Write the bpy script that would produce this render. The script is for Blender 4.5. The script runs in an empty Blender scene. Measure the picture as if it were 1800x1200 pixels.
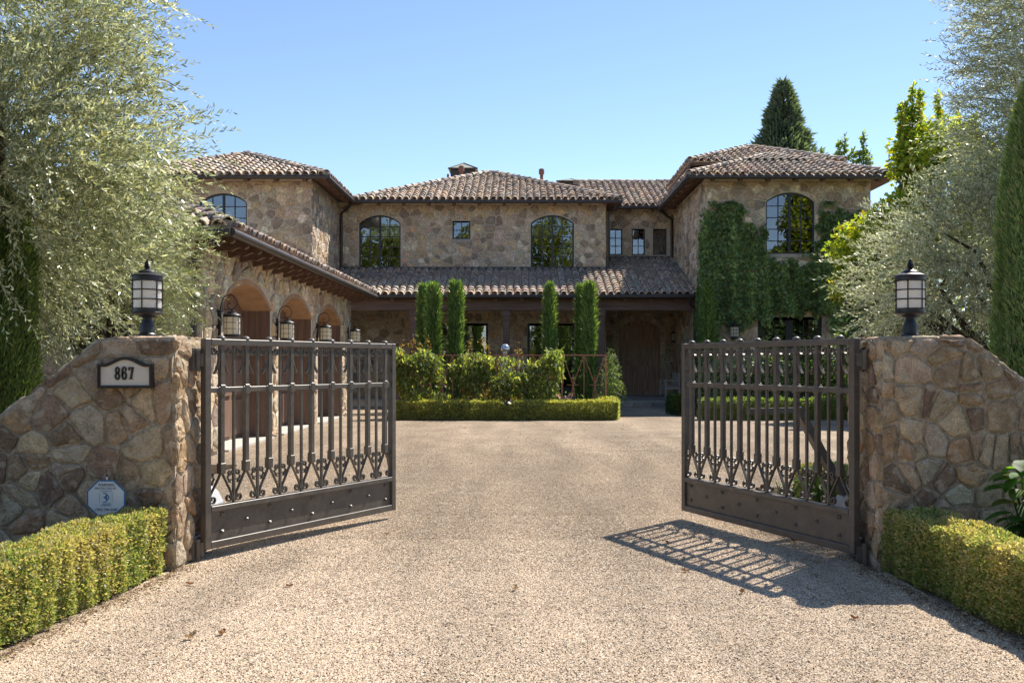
import bpy, math, random
import numpy as np
from mathutils import Vector, Matrix
from mathutils.geometry import tessellate_polygon

R = math.radians
scn = bpy.context.scene
COL = scn.collection

# ------------------------------------------------------------------ camera, sky, sun, exposure
CAMH = 1.62
cd = bpy.data.cameras.new('camera')
cd.sensor_width = 36.0
cd.lens = 34.5
cd.shift_x = -20 / 1800
cd.shift_y = 38 / 1800
cd.clip_start = 0.1
cd.clip_end = 3000
cam = bpy.data.objects.new('camera', cd)
COL.objects.link(cam)
cam.location = (0, 0, CAMH)
cam.rotation_euler = (R(90), 0, 0)
scn.camera = cam

SUN_EL, SUN_AZ = R(51.6), R(40.5)          # azimuth from +Y towards +X
wd = bpy.data.worlds.new('World')
scn.world = wd
wd.use_nodes = True
wn = wd.node_tree
wn.nodes.clear()
sky = wn.nodes.new('ShaderNodeTexSky')
sky.sky_type = 'NISHITA'
sky.sun_disc = False
sky.sun_elevation = SUN_EL
sky.sun_rotation = SUN_AZ
sky.altitude = 0
sky.air_density = 0.75
sky.dust_density = 0.0
sky.ozone_density = 1.0
bg = wn.nodes.new('ShaderNodeBackground')
bg.inputs['Strength'].default_value = 0.067
wo = wn.nodes.new('ShaderNodeOutputWorld')
wn.links.new(sky.outputs[0], bg.inputs[0])
wn.links.new(bg.outputs[0], wo.inputs[0])

sd = bpy.data.lights.new('sun', 'SUN')
sd.energy = 2.85
sd.angle = R(0.5)
sd.color = (1.0, 0.93, 0.82)
sun = bpy.data.objects.new('sun', sd)
COL.objects.link(sun)
SUNV = Vector((math.sin(SUN_AZ) * math.cos(SUN_EL), math.cos(SUN_AZ) * math.cos(SUN_EL), math.sin(SUN_EL)))
sun.rotation_euler = SUNV.to_track_quat('Z', 'Y').to_euler()
sun.location = SUNV * 60

scn.view_settings.view_transform = 'Standard'
scn.view_settings.look = 'None'
scn.view_settings.exposure = 1.66
scn.view_settings.gamma = 1.0
scn.view_settings.use_curve_mapping = False
scn.cycles.max_bounces = 8
scn.cycles.diffuse_bounces = 4
scn.cycles.glossy_bounces = 3
scn.cycles.transmission_bounces = 4
scn.cycles.transparent_max_bounces = 8
scn.cycles.use_denoising = True
scn.cycles.denoiser = 'OPENIMAGEDENOISE'
scn.cycles.denoising_input_passes = 'RGB_ALBEDO_NORMAL'
scn.cycles.denoising_prefilter = 'ACCURATE'

# measured points: picture column u / row v (in the 1800 px frame) at depth Y -> metres
def PX(u, Y): return (u - 920) * Y / 1725
def PZ(v, Y): return CAMH - (v - 638) * Y / 1725

rng = np.random.default_rng(7)
rnd = random.Random(7)

# ------------------------------------------------------------------ noise
def vnoise(p, seed=0):
    p = np.asarray(p, float)
    i = np.floor(p).astype(np.int64)
    f = p - i
    f = f * f * (3 - 2 * f)
    def h(a, b, c):
        n = (a * 73856093) ^ (b * 19349663) ^ (c * 83492791) ^ (seed * 2654435761)
        n = (n ^ (n >> 13)) * 1274126177
        n = n ^ (n >> 16)
        return (n & 0xFFFF) / 65535.0
    x, y, z = i[:, 0], i[:, 1], i[:, 2]
    r = 0
    for dx in (0, 1):
        wx = f[:, 0] if dx else 1 - f[:, 0]
        for dy in (0, 1):
            wy = f[:, 1] if dy else 1 - f[:, 1]
            for dz in (0, 1):
                wz = f[:, 2] if dz else 1 - f[:, 2]
                r = r + wx * wy * wz * h(x + dx, y + dy, z + dz)
    return r

# ------------------------------------------------------------------ mesh builder
OFF = {}            # object name -> world offset of its mesh coordinates

class MB:
    def __init__(self):
        self.v, self.f, self.c = [], [], []
    def add(self, vs, fs, col=(1, 1, 1)):
        n = len(self.v)
        self.v += [tuple(p) for p in vs]
        self.f += [tuple(i + n for i in f) for f in fs]
        self.c += [col] * len(vs)
        return self
    def box(self, lo, hi, col=(1, 1, 1), M=None, bev=0.0):
        x0, y0, z0 = lo; x1, y1, z1 = hi
        if bev > 0:
            b = bev; vs = []; fs = []
            def ring(z, k):
                return [(x0 + k, y0 + b, z), (x0 + b, y0 + k, z), (x1 - b, y0 + k, z), (x1 - k, y0 + b, z),
                        (x1 - k, y1 - b, z), (x1 - b, y1 - k, z), (x0 + b, y1 - k, z), (x0 + k, y1 - b, z)]
            for z, k in ((z0, b), (z0 + b, 0), (z1 - b, 0), (z1, b)):
                vs += ring(z, k if k else 0)
            for q in range(3):
                for i in range(8):
                    fs.append((q * 8 + i, q * 8 + (i + 1) % 8, q * 8 + 8 + (i + 1) % 8, q * 8 + 8 + i))
            fs += [tuple(range(7, -1, -1)), tuple(range(24, 32))]
        else:
            vs = [(x0, y0, z0), (x1, y0, z0), (x1, y1, z0), (x0, y1, z0), (x0, y0, z1), (x1, y0, z1), (x1, y1, z1), (x0, y1, z1)]
            fs = [(0, 3, 2, 1), (4, 5, 6, 7), (0, 1, 5, 4), (1, 2, 6, 5), (2, 3, 7, 6), (3, 0, 4, 7)]
        if M is not None:
            vs = [M @ Vector(p) for p in vs]
        return self.add(vs, fs, col)
    def beam(self, a, b, w, h, col=(1, 1, 1), up=(0, 0, 1), bev=0.0):
        a, b = Vector(a), Vector(b)
        d = b - a; L = d.length; d.normalize()
        s = d.cross(Vector(up))
        if s.length < 1e-5: s = d.cross(Vector((1, 0, 0)))
        s.normalize(); u = s.cross(d)
        M = Matrix(((d.x, s.x, u.x, a.x), (d.y, s.y, u.y, a.y), (d.z, s.z, u.z, a.z), (0, 0, 0, 1)))
        return self.box((0, -w / 2, -h / 2), (L, w / 2, h / 2), col, M, bev)
    def tube(self, pts, rad, n=8, col=(1, 1, 1), cap=True):
        pts = [Vector(p) for p in pts]
        if not hasattr(rad, '__len__'): rad = [rad] * len(pts)
        vs, fs = [], []
        prev = None
        for i, p in enumerate(pts):
            t = (pts[min(i + 1, len(pts) - 1)] - pts[max(i - 1, 0)])
            if t.length < 1e-9: t = Vector((0, 0, 1))
            t.normalize()
            if prev is None:
                a = t.cross(Vector((0, 0, 1)))
                if a.length < 1e-3: a = t.cross(Vector((1, 0, 0)))
            else:
                a = prev - t * prev.dot(t)
            a.normalize(); prev = a
            b = t.cross(a)
            for k in range(n):
                th = 2 * math.pi * k / n
                vs.append(p + (a * math.cos(th) + b * math.sin(th)) * rad[i])
        for i in range(len(pts) - 1):
            for k in range(n):
                fs.append((i * n + k, i * n + (k + 1) % n, i * n + n + (k + 1) % n, i * n + n + k))
        if cap:
            fs.append(tuple(range(n - 1, -1, -1)))
            fs.append(tuple((len(pts) - 1) * n + k for k in range(n)))
        return self.add(vs, fs, col)
    def lathe(self, prof, n=16, c=(0, 0, 0), col=(1, 1, 1)):
        vs, fs = [], []
        for r, z in prof:
            for k in range(n):
                th = 2 * math.pi * k / n
                vs.append((c[0] + r * math.cos(th), c[1] + r * math.sin(th), c[2] + z))
        for i in range(len(prof) - 1):
            for k in range(n):
                fs.append((i * n + k, i * n + (k + 1) % n, i * n + n + (k + 1) % n, i * n + n + k))
        fs.append(tuple(range(n - 1, -1, -1)))
        fs.append(tuple((len(prof) - 1) * n + k for k in range(n)))
        return self.add(vs, fs, col)
    def strip(self, path, frame, w, t, col=(1, 1, 1)):
        """flat bar of thickness t (in plane) and width w (across) swept along a 2D path; frame(a,b,c)->3D"""
        vs, fs = [], []
        m = len(path)
        for i in range(m):
            a = path[max(i - 1, 0)]; b = path[min(i + 1, m - 1)]
            dx, dy = b[0] - a[0], b[1] - a[1]
            l = math.hypot(dx, dy) or 1
            nx, ny = -dy / l * t / 2, dx / l * t / 2
            x, y = path[i]
            for sx, sw in ((1, 1), (1, -1), (-1, -1), (-1, 1)):
                vs.append(frame(x + nx * sx, y + ny * sx, sw * w / 2))
        for i in range(m - 1):
            for k in range(4):
                fs.append((i * 4 + k, i * 4 + (k + 1) % 4, i * 4 + 4 + (k + 1) % 4, i * 4 + 4 + k))
        fs += [(3, 2, 1, 0), tuple((m - 1) * 4 + k for k in range(4))]
        return self.add(vs, fs, col)
    def prism(self, poly, frame, d0, d1, col=(1, 1, 1)):
        """extrude a 2D polygon; frame(a,b,c)->3D, c from d0 to d1 (d1 is the front)"""
        n = len(poly)
        vs = [frame(x, y, d0) for x, y in poly] + [frame(x, y, d1) for x, y in poly]
        fs = [tuple(range(n - 1, -1, -1)), tuple(range(n, 2 * n))]
        for i in range(n):
            fs.append((i, (i + 1) % n, n + (i + 1) % n, n + i))
        return self.add(vs, fs, col)
    def ring(self, outer, inner, frame, d0, d1, col=(1, 1, 1)):
        """flat frame between two polygons with equal vertex counts"""
        n = len(outer)
        vs = [frame(x, y, d1) for x, y in outer] + [frame(x, y, d1) for x, y in inner] + \
             [frame(x, y, d0) for x, y in outer] + [frame(x, y, d0) for x, y in inner]
        fs = []
        for i in range(n):
            j = (i + 1) % n
            fs += [(i, j, n + j, n + i), (2 * n + i, i, n * 0 + i, 2 * n + i)][:1]
            fs += [(i, 2 * n + i, 2 * n + j, j), (n + i, n + j, 3 * n + j, 3 * n + i), (2 * n + i, 3 * n + i, 3 * n + j, 2 * n + j)]
        return self.add(vs, fs, col)
    def mesh(self, name, mat, off=(0, 0, 0), smooth=False):
        me = bpy.data.meshes.new(name)
        o = off
        me.from_pydata([(x - o[0], y - o[1], z - o[2]) for x, y, z in self.v], [], self.f)
        ca = me.color_attributes.new('tint', 'FLOAT_COLOR', 'POINT')
        arr = np.ones((len(self.v), 4), np.float32)
        if self.v: arr[:, :3] = np.array(self.c, np.float32)
        ca.data.foreach_set('color', arr.ravel())
        me.materials.append(mat)
        if smooth:
            me.polygons.foreach_set('use_smooth', [True] * len(me.polygons))
        me.update()
        return me
    def build(self, name, mat, parent=None, smooth=False, kind=None):
        off = OFF.get(parent.name, (0, 0, 0)) if parent else (0, 0, 0)
        me = self.mesh(name, mat, off, smooth)
        return link(name, me, parent, kind)

def link(name, me, parent=None, kind=None):
    o = bpy.data.objects.new(name, me)
    COL.objects.link(o)
    if parent:
        o.parent = parent
        OFF[o.name] = OFF.get(parent.name, (0, 0, 0))
    if kind: o['kind'] = kind
    return o

def smooth_by_angle(o, ang=40):
    me = o.data
    me.polygons.foreach_set('use_smooth', [True] * len(me.polygons))
    try: me.set_sharp_from_angle(angle=R(ang))
    except Exception: pass
    return o

def np_mesh(name, verts, faces4, tint, mat, parent=None, kind=None, smooth=False):
    """fast mesh: verts (N,3), faces (M,k), tint (N,3)"""
    off = np.array(OFF.get(parent.name, (0, 0, 0)) if parent else (0, 0, 0), float)
    me = bpy.data.meshes.new(name)
    V = np.ascontiguousarray(verts - off, dtype=np.float32)
    F = np.ascontiguousarray(faces4, dtype=np.int32)
    k = F.shape[1]
    me.vertices.add(len(V)); me.vertices.foreach_set('co', V.ravel())
    me.loops.add(F.size); me.loops.foreach_set('vertex_index', F.ravel())
    me.polygons.add(len(F))
    me.polygons.foreach_set('loop_start', np.arange(0, F.size, k, dtype=np.int32))
    me.polygons.foreach_set('loop_total', np.full(len(F), k, np.int32))
    if smooth: me.polygons.foreach_set('use_smooth', np.ones(len(F), bool))
    ca = me.color_attributes.new('tint', 'FLOAT_COLOR', 'POINT')
    arr = np.ones((len(V), 4), np.float32); arr[:, :3] = tint
    ca.data.foreach_set('color', arr.ravel())
    me.materials.append(mat)
    me.update(calc_edges=True)
    return link(name, me, parent, kind)

def tag(o, label=None, cat=None, group=None, kind=None):
    if label: o['label'] = label
    if cat: o['category'] = cat
    if group: o['group'] = group
    if kind: o['kind'] = kind
    return o

def thing(name, label, cat, loc=(0, 0, 0), group=None, rz=0.0, local=False):
    """Empty at the thing's base. Parts are given in world coordinates unless local=True."""
    o = bpy.data.objects.new(name, None)
    o.empty_display_size = 0.2
    COL.objects.link(o)
    o.location = loc
    o.rotation_euler = (0, 0, rz)
    if not local: OFF[o.name] = tuple(loc)
    return tag(o, label, cat, group)

def copy_tree(o, parent=None):
    c = o.copy(); COL.objects.link(c)
    if parent: c.parent = parent
    for ch in o.children: copy_tree(ch, c)
    return c

# ------------------------------------------------------------------ materials
def mat_new(name):
    m = bpy.data.materials.new(name); m.use_nodes = True
    nt = m.node_tree; nt.nodes.clear()
    out = nt.nodes.new('ShaderNodeOutputMaterial')
    return m, nt, out

def N(nt, t, **kw):
    n = nt.nodes.new(t)
    for k, v in kw.items(): setattr(n, k, v)
    return n

def M_solid(name, color=None, rough=0.7, spec=0.4, metal=0.0, mott=(6.0, 0.35), bump=(40.0, 0.15), coarse=None, stain=None, gen=False, detail=5, fine=None):
    """tint attribute (or one colour) x layered noise mottling, noise bump"""
    m, nt, out = mat_new(name)
    p = N(nt, 'ShaderNodeBsdfPrincipled')
    p.inputs['Roughness'].default_value = rough
    p.inputs['Specular IOR Level'].default_value = spec
    p.inputs['Metallic'].default_value = metal
    geo = N(nt, 'ShaderNodeNewGeometry')
    pos = geo.outputs['Position']
    if color is None:
        at = N(nt, 'ShaderNodeAttribute', attribute_name='tint'); base = at.outputs['Color']
    else:
        rgb = N(nt, 'ShaderNodeRGB'); rgb.outputs[0].default_value = (*color, 1); base = rgb.outputs[0]
    n1 = N(nt, 'ShaderNodeTexNoise'); n1.inputs['Scale'].default_value = mott[0]; n1.inputs['Detail'].default_value = detail
    n1.inputs['Roughness'].default_value = 0.65
    nt.links.new(pos, n1.inputs['Vector'])
    mr = N(nt, 'ShaderNodeMapRange'); mr.inputs['From Min'].default_value = 0.3; mr.inputs['From Max'].default_value = 0.7
    mr.inputs['To Min'].default_value = 1 - mott[1]; mr.inputs['To Max'].default_value = 1 + mott[1]
    nt.links.new(n1.outputs['Fac'], mr.inputs['Value'])
    mul = N(nt, 'ShaderNodeVectorMath', operation='SCALE')
    nt.links.new(base, mul.inputs[0]); nt.links.new(mr.outputs[0], mul.inputs['Scale'])
    col = mul.outputs[0]
    if fine:
        n4 = N(nt, 'ShaderNodeTexNoise'); n4.inputs['Scale'].default_value = fine[0]; n4.inputs['Detail'].default_value = 4; n4.inputs['Roughness'].default_value = 0.7
        n4.inputs['Distortion'].default_value = 0.8
        nt.links.new(pos, n4.inputs['Vector'])
        m4 = N(nt, 'ShaderNodeMapRange'); m4.inputs['From Min'].default_value = 0.32; m4.inputs['From Max'].default_value = 0.68
        m4.inputs['To Min'].default_value = 1 - fine[1]; m4.inputs['To Max'].default_value = 1 + fine[1]
        nt.links.new(n4.outputs['Fac'], m4.inputs['Value'])
        mul4 = N(nt, 'ShaderNodeVectorMath', operation='SCALE'); nt.links.new(col, mul4.inputs[0]); nt.links.new(m4.outputs[0], mul4.inputs['Scale'])
        col = mul4.outputs[0]
    if stain:
        n2 = N(nt, 'ShaderNodeTexNoise'); n2.inputs['Scale'].default_value = stain[0]; n2.inputs['Detail'].default_value = 6
        n2.inputs['Distortion'].default_value = 0.6
        nt.links.new(pos, n2.inputs['Vector'])
        m2 = N(nt, 'ShaderNodeMapRange'); m2.inputs['From Min'].default_value = 0.54; m2.inputs['From Max'].default_value = 0.62
        m2.inputs['To Max'].default_value = stain[2]
        nt.links.new(n2.outputs['Fac'], m2.inputs['Value'])
        mx = N(nt, 'ShaderNodeMix', data_type='RGBA')
        nt.links.new(m2.outputs[0], mx.inputs['Factor']); nt.links.new(col, mx.inputs['A'])
        mx.inputs['B'].default_value = (*stain[1], 1)
        col = mx.outputs['Result']
    nt.links.new(col, p.inputs['Base Color'])
    if bump:
        nb = N(nt, 'ShaderNodeTexNoise'); nb.inputs['Scale'].default_value = bump[0]; nb.inputs['Detail'].default_value = 6
        nb.inputs['Roughness'].default_value = 0.7
        nt.links.new(pos, nb.inputs['Vector'])
        b = N(nt, 'ShaderNodeBump'); b.inputs['Strength'].default_value = bump[1]; b.inputs['Distance'].default_value = coarse or 0.02
        nt.links.new(nb.outputs['Fac'], b.inputs['Height'])
        nt.links.new(b.outputs[0], p.inputs['Normal'])
    nt.links.new(p.outputs[0], out.inputs[0])
    return m

def M_leaf(name, rough=0.45, spec=0.35, trans=0.35, tcol=(1.25, 1.35, 0.5)):
    m, nt, out = mat_new(name)
    at = N(nt, 'ShaderNodeAttribute', attribute_name='tint')
    p = N(nt, 'ShaderNodeBsdfPrincipled')
    p.inputs['Roughness'].default_value = rough
    p.inputs['Specular IOR Level'].default_value = spec
    nt.links.new(at.outputs['Color'], p.inputs['Base Color'])
    t = N(nt, 'ShaderNodeBsdfTranslucent')
    mv = N(nt, 'ShaderNodeVectorMath', operation='MULTIPLY'); mv.inputs[1].default_value = tcol
    nt.links.new(at.outputs['Color'], mv.inputs[0]); nt.links.new(mv.outputs[0], t.inputs['Color'])
    mx = N(nt, 'ShaderNodeMixShader'); mx.inputs[0].default_value = trans
    nt.links.new(p.outputs[0], mx.inputs[1]); nt.links.new(t.outputs[0], mx.inputs[2])
    nt.links.new(mx.outputs[0], out.inputs[0])
    return m

def M_glass(name):
    m, nt, out = mat_new(name)
    gl = N(nt, 'ShaderNodeBsdfGlossy'); gl.inputs['Roughness'].default_value = 0.01
    gl.inputs['Color'].default_value = (0.95, 0.97, 1, 1)
    tr = N(nt, 'ShaderNodeBsdfTransparent'); tr.inputs['Color'].default_value = (0.75, 0.8, 0.78, 1)
    fr = N(nt, 'ShaderNodeFresnel'); fr.inputs['IOR'].default_value = 2.6
    nz = N(nt, 'ShaderNodeTexNoise'); nz.inputs['Scale'].default_value = 1.6; nz.inputs['Detail'].default_value = 1
    geo = N(nt, 'ShaderNodeNewGeometry'); nt.links.new(geo.outputs['Position'], nz.inputs['Vector'])
    b = N(nt, 'ShaderNodeBump'); b.inputs['Strength'].default_value = 0.06; b.inputs['Distance'].default_value = 0.1
    nt.links.new(nz.outputs['Fac'], b.inputs['Height']); nt.links.new(b.outputs[0], gl.inputs['Normal'])
    mx = N(nt, 'ShaderNodeMixShader')
    nt.links.new(fr.outputs[0], mx.inputs[0]); nt.links.new(tr.outputs[0], mx.inputs[1]); nt.links.new(gl.outputs[0], mx.inputs[2])
    nt.links.new(mx.outputs[0], out.inputs[0])
    return m

def M_wood(name, color, rough=0.6, axis='Z', amt=0.45):
    m, nt, out = mat_new(name)
    p = N(nt, 'ShaderNodeBsdfPrincipled'); p.inputs['Roughness'].default_value = rough; p.inputs['Specular IOR Level'].default_value = 0.3
    geo = N(nt, 'ShaderNodeNewGeometry')
    mp = N(nt, 'ShaderNodeMapping')
    s = {'X': (0.8, 14, 14), 'Y': (14, 0.8, 14), 'Z': (14, 14, 0.8)}[axis]
    mp.inputs['Scale'].default_value = s
    nt.links.new(geo.outputs['Position'], mp.inputs['Vector'])
    nz = N(nt, 'ShaderNodeTexNoise'); nz.inputs['Scale'].default_value = 1.5; nz.inputs['Detail'].default_value = 6
    nt.links.new(mp.outputs[0], nz.inputs['Vector'])
    mr = N(nt, 'ShaderNodeMapRange'); mr.inputs['From Min'].default_value = 0.3; mr.inputs['From Max'].default_value = 0.7
    mr.inputs['To Min'].default_value = 1 - amt; mr.inputs['To Max'].default_value = 1 + amt
    nt.links.new(nz.outputs['Fac'], mr.inputs['Value'])
    mul = N(nt, 'ShaderNodeVectorMath', operation='SCALE'); mul.inputs[0].default_value = color
    nt.links.new(mr.outputs[0], mul.inputs['Scale']); nt.links.new(mul.outputs[0], p.inputs['Base Color'])
    b = N(nt, 'ShaderNodeBump'); b.inputs['Strength'].default_value = 0.25; b.inputs['Distance'].default_value = 0.01
    nt.links.new(nz.outputs['Fac'], b.inputs['Height']); nt.links.new(b.outputs[0], p.inputs['Normal'])
    nt.links.new(p.outputs[0], out.inputs[0])
    return m

MAT = {}
MAT['stone'] = M_solid('stone', rough=0.85, spec=0.25, mott=(11, 0.30), bump=(26, 0.6), coarse=0.03, stain=(6.0, (0.36, 0.24, 0.13), 0.4), fine=(22, 0.35))
MAT['near_stone'] = M_solid('near_stone', rough=0.88, spec=0.2, mott=(10, 0.34), bump=(34, 1.0), coarse=0.022, stain=(9.0, (0.56, 0.48, 0.37), 0.55), detail=9, fine=(75, 0.40))
MAT['mortar'] = M_solid('mortar', (0.56, 0.475, 0.37), rough=0.95, spec=0.1, mott=(20, 0.3), bump=(60, 0.8), coarse=0.02)
MAT['near_mortar'] = M_solid('near_mortar', (0.48, 0.395, 0.295), rough=0.95, spec=0.1, mott=(14, 0.35), bump=(32, 1.0), coarse=0.035, stain=(4.0, (0.34, 0.28, 0.21), 0.6), fine=(40, 0.3))
MAT['tile'] = M_solid('roof_tile', rough=0.85, spec=0.2, mott=(12, 0.4), bump=(40, 0.4), coarse=0.01, stain=(9.0, (0.13, 0.125, 0.115), 0.75))
MAT['timber'] = M_wood('dark_timber', (0.15, 0.095, 0.075), 0.65, 'X', 0.3)
MAT['timber_dark'] = M_wood('eave_timber', (0.14, 0.085, 0.062), 0.7, 'Y', 0.3)
MAT['gutter'] = M_solid('gutter_metal', (0.050, 0.040, 0.036), rough=0.45, spec=0.5, mott=(8, 0.2), bump=None)
MAT['trim'] = M_solid('window_metal', (0.030, 0.032, 0.040), rough=0.45, spec=0.5, mott=(8, 0.15), bump=None)
MAT['glass'] = M_glass('window_glass')
MAT['unlit_room'] = M_solid('unlit_interior', (0.028, 0.026, 0.022), rough=0.9, spec=0.0, mott=(1.5, 0.5), bump=None)  # near black: the darkness of the unlit interior is put into this colour
MAT['blind'] = M_solid('blind_fabric', (0.50, 0.46, 0.36), rough=0.9, spec=0.1, mott=(3, 0.15), bump=None)
MAT['sill'] = M_solid('sill_stone', (0.36, 0.31, 0.27), rough=0.85, spec=0.2, mott=(10, 0.25), bump=(50, 0.3))
MAT['stucco'] = M_solid('ochre_stucco', (0.40, 0.25, 0.15), rough=0.9, spec=0.1, mott=(3, 0.22), bump=(60, 0.3), coarse=0.01)
MAT['door'] = M_wood('garage_door_wood', (0.19, 0.118, 0.085), 0.55, 'Z', 0.3)
MAT['frontdoor'] = M_wood('front_door_wood', (0.46, 0.30, 0.21), 0.5, 'Z', 0.4)
MAT['gate'] = M_solid('gate_paint', (0.100, 0.086, 0.074), rough=0.42, spec=0.45, mott=(7, 0.22), bump=(70, 0.15), coarse=0.004, stain=(9.0, (0.16, 0.135, 0.105), 0.35), fine=(60, 0.15))
MAT['black'] = M_solid('black_iron', (0.016, 0.016, 0.018), rough=0.42, spec=0.5, mott=(20, 0.3), bump=(120, 0.15), coarse=0.002)
MAT['frost'] = M_leaf('frosted_glass', 0.3, 0.5, 0.5, (1.0, 1.0, 1.0))
MAT['seed'] = M_leaf('seeded_glass', 0.3, 0.5, 0.5, (1.0, 1.0, 1.0))
MAT['bronze'] = M_solid('bronze', (0.026, 0.022, 0.020), rough=0.45, spec=0.5, mott=(30, 0.3), bump=None)
MAT['cream'] = M_solid('cream_panel', (0.66, 0.60, 0.52), rough=0.6, spec=0.3, mott=(8, 0.06), bump=None)
MAT['signwhite'] = M_solid('sign_white', (0.62, 0.66, 0.70), rough=0.4, spec=0.4, mott=(3, 0.04), bump=None)
MAT['signblue'] = M_solid('sign_blue', (0.045, 0.16, 0.34), rough=0.4, spec=0.4, mott=(3, 0.05), bump=None)
MAT['signink'] = M_solid('sign_ink', (0.025, 0.05, 0.10), rough=0.5, spec=0.3, mott=(3, 0.05), bump=None)
MAT['rust'] = M_solid('rusty_iron', (0.36, 0.165, 0.11), rough=0.85, spec=0.2, mott=(20, 0.35), bump=(80, 0.2))
MAT['concrete'] = M_solid('pale_concrete', (0.46, 0.43, 0.39), rough=0.9, spec=0.15, mott=(5, 0.15), bump=(50, 0.2))
MAT['paving'] = M_solid('paving_stone', rough=0.85, spec=0.2, mott=(5, 0.25), bump=(30, 0.3))
MAT['greywood'] = M_wood('weathered_teak', (0.52, 0.47, 0.42), 0.8, 'X', 0.25)
MAT['bark'] = M_solid('bark', (0.10, 0.078, 0.058), rough=0.95, spec=0.1, mott=(14, 0.5), bump=(30, 1.0), coarse=0.03)
MAT['soil'] = M_solid('soil', (0.055, 0.040, 0.028), rough=1.0, spec=0.05, mott=(12, 0.5), bump=(30, 0.8), coarse=0.03)
MAT['motor'] = M_solid('grey_plastic', (0.42, 0.43, 0.45), rough=0.55, spec=0.4, mott=(5, 0.12), bump=None)
MAT['capmetal'] = M_solid('painted_cap_metal', (0.30, 0.31, 0.25), rough=0.6, spec=0.3, mott=(3, 0.15), bump=None)
MAT['vent'] = M_solid('vent_rust', (0.23, 0.115, 0.085), rough=0.85, spec=0.2, mott=(10, 0.3), bump=None)
MAT['ball'] = M_solid('gazing_ball', (0.62, 0.64, 0.68), rough=0.12, spec=0.8, metal=0.7, mott=(9, 0.25), bump=None)
MAT['olive'] = M_leaf('olive_leaf', 0.32, 0.6, 0.38, (1.2, 1.22, 0.85))
MAT['leaf'] = M_leaf('green_leaf', 0.55, 0.3, 0.55, (1.6, 1.6, 0.4))
MAT['ivy'] = M_leaf('ivy_leaf', 0.42, 0.5, 0.35, (1.3, 1.4, 0.5))
MAT['box'] = M_leaf('box_leaf', 0.42, 0.45, 0.5, (1.3, 1.3, 0.6))
MAT['needle'] = M_leaf('cypress_spray', 0.6, 0.25, 0.35, (1.3, 1.4, 0.5))
MAT['petal'] = M_leaf('petal', 0.6, 0.2, 0.35, (1.2, 1.1, 1.0))
MAT['dryleaf'] = M_leaf('dry_leaf', 0.7, 0.2, 0.2, (1.2, 1.0, 0.7))
# ------------------------------------------------------------------ 2D helpers
def clip_half(poly, px, py, nx, ny):
    out = []
    n = len(poly)
    for i in range(n):
        ax, ay = poly[i]; bx, by = poly[(i + 1) % n]
        da = (ax - px) * nx + (ay - py) * ny
        db = (bx - px) * nx + (by - py) * ny
        if da <= 0: out.append((ax, ay))
        if (da < 0 < db) or (db < 0 < da):
            t = da / (da - db)
            out.append((ax + (bx - ax) * t, ay + (by - ay) * t))
    return out

def clip_convex(poly, conv):
    for i in range(len(conv)):
        a = conv[i]; b = conv[(i + 1) % len(conv)]
        ex, ey = b[0] - a[0], b[1] - a[1]
        poly = clip_half(poly, a[0], a[1], ey, -ex)
        if len(poly) < 3: return []
    return poly

def area(poly):
    return 0.5 * sum(poly[i][0] * poly[(i + 1) % len(poly)][1] - poly[(i + 1) % len(poly)][0] * poly[i][1] for i in range(len(poly)))

def inset(poly, d):
    out = poly
    n = len(poly)
    for i in range(n):
        a = poly[i]; b = poly[(i + 1) % n]
        ex, ey = b[0] - a[0], b[1] - a[1]
        l = math.hypot(ex, ey)
        if l < 1e-6: continue
        nx, ny = ey / l, -ex / l
        out = clip_half(out, a[0] - nx * d, a[1] - ny * d, nx, ny)
        if len(out) < 3: return []
    return out

def chaikin(poly, k=0.25):
    out = []
    n = len(poly)
    for i in range(n):
        a = poly[i]; b = poly[(i + 1) % n]
        out.append((a[0] + (b[0] - a[0]) * k, a[1] + (b[1] - a[1]) * k))
        out.append((a[0] + (b[0] - a[0]) * (1 - k), a[1] + (b[1] - a[1]) * (1 - k)))
    return out

def simplify(poly, eps):
    out = []
    for p in poly:
        if not out or math.hypot(p[0] - out[-1][0], p[1] - out[-1][1]) > eps: out.append(p)
    while len(out) > 3 and math.hypot(out[0][0] - out[-1][0], out[0][1] - out[-1][1]) <= eps: out.pop()
    return out

def arch_poly(u0, u1, v0, vs, va, n=12):
    p = [(u0, v0), (u1, v0), (u1, vs)]
    rise = va - vs
    if rise > 1e-4:
        h = (u1 - u0) / 2; r = (h * h + rise * rise) / (2 * rise); cx = (u0 + u1) / 2; cy = va - r
        a0 = math.asin(h / r)
        for i in range(1, n):
            a = a0 - 2 * a0 * i / n
            p.append((cx + r * math.sin(a), cy + r * math.cos(a)))
    p.append((u0, vs))
    return p

def arch_top(u, u0, u1, vs, va):
    rise = va - vs
    if rise < 1e-4: return va
    h = (u1 - u0) / 2; r = (h * h + rise * rise) / (2 * rise); cx = (u0 + u1) / 2
    return va - r + math.sqrt(max(r * r - (u - cx) ** 2, 0))

def rect(u0, u1, v0, v1): return [(u0, v0), (u1, v0), (u1, v1), (u0, v1)]

class Frame:
    def __init__(self, O, U, V, Nn):
        self.O, self.U, self.V, self.N = Vector(O), Vector(U), Vector(V), Vector(Nn)
    def __call__(self, u, v, d=0.0):
        return self.O + self.U * u + self.V * v + self.N * d

def front_frame(Y): return Frame((0, Y, 0), (1, 0, 0), (0, 0, 1), (0, -1, 0))
def right_face(X): return Frame((X, 0, 0), (0, 1, 0), (0, 0, 1), (1, 0, 0))     # faces +x, u = Y (mirrored order is fine)
def left_face(X): return Frame((X, 0, 0), (0, -1, 0), (0, 0, 1), (-1, 0, 0))    # faces -x, u = -Y

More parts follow.
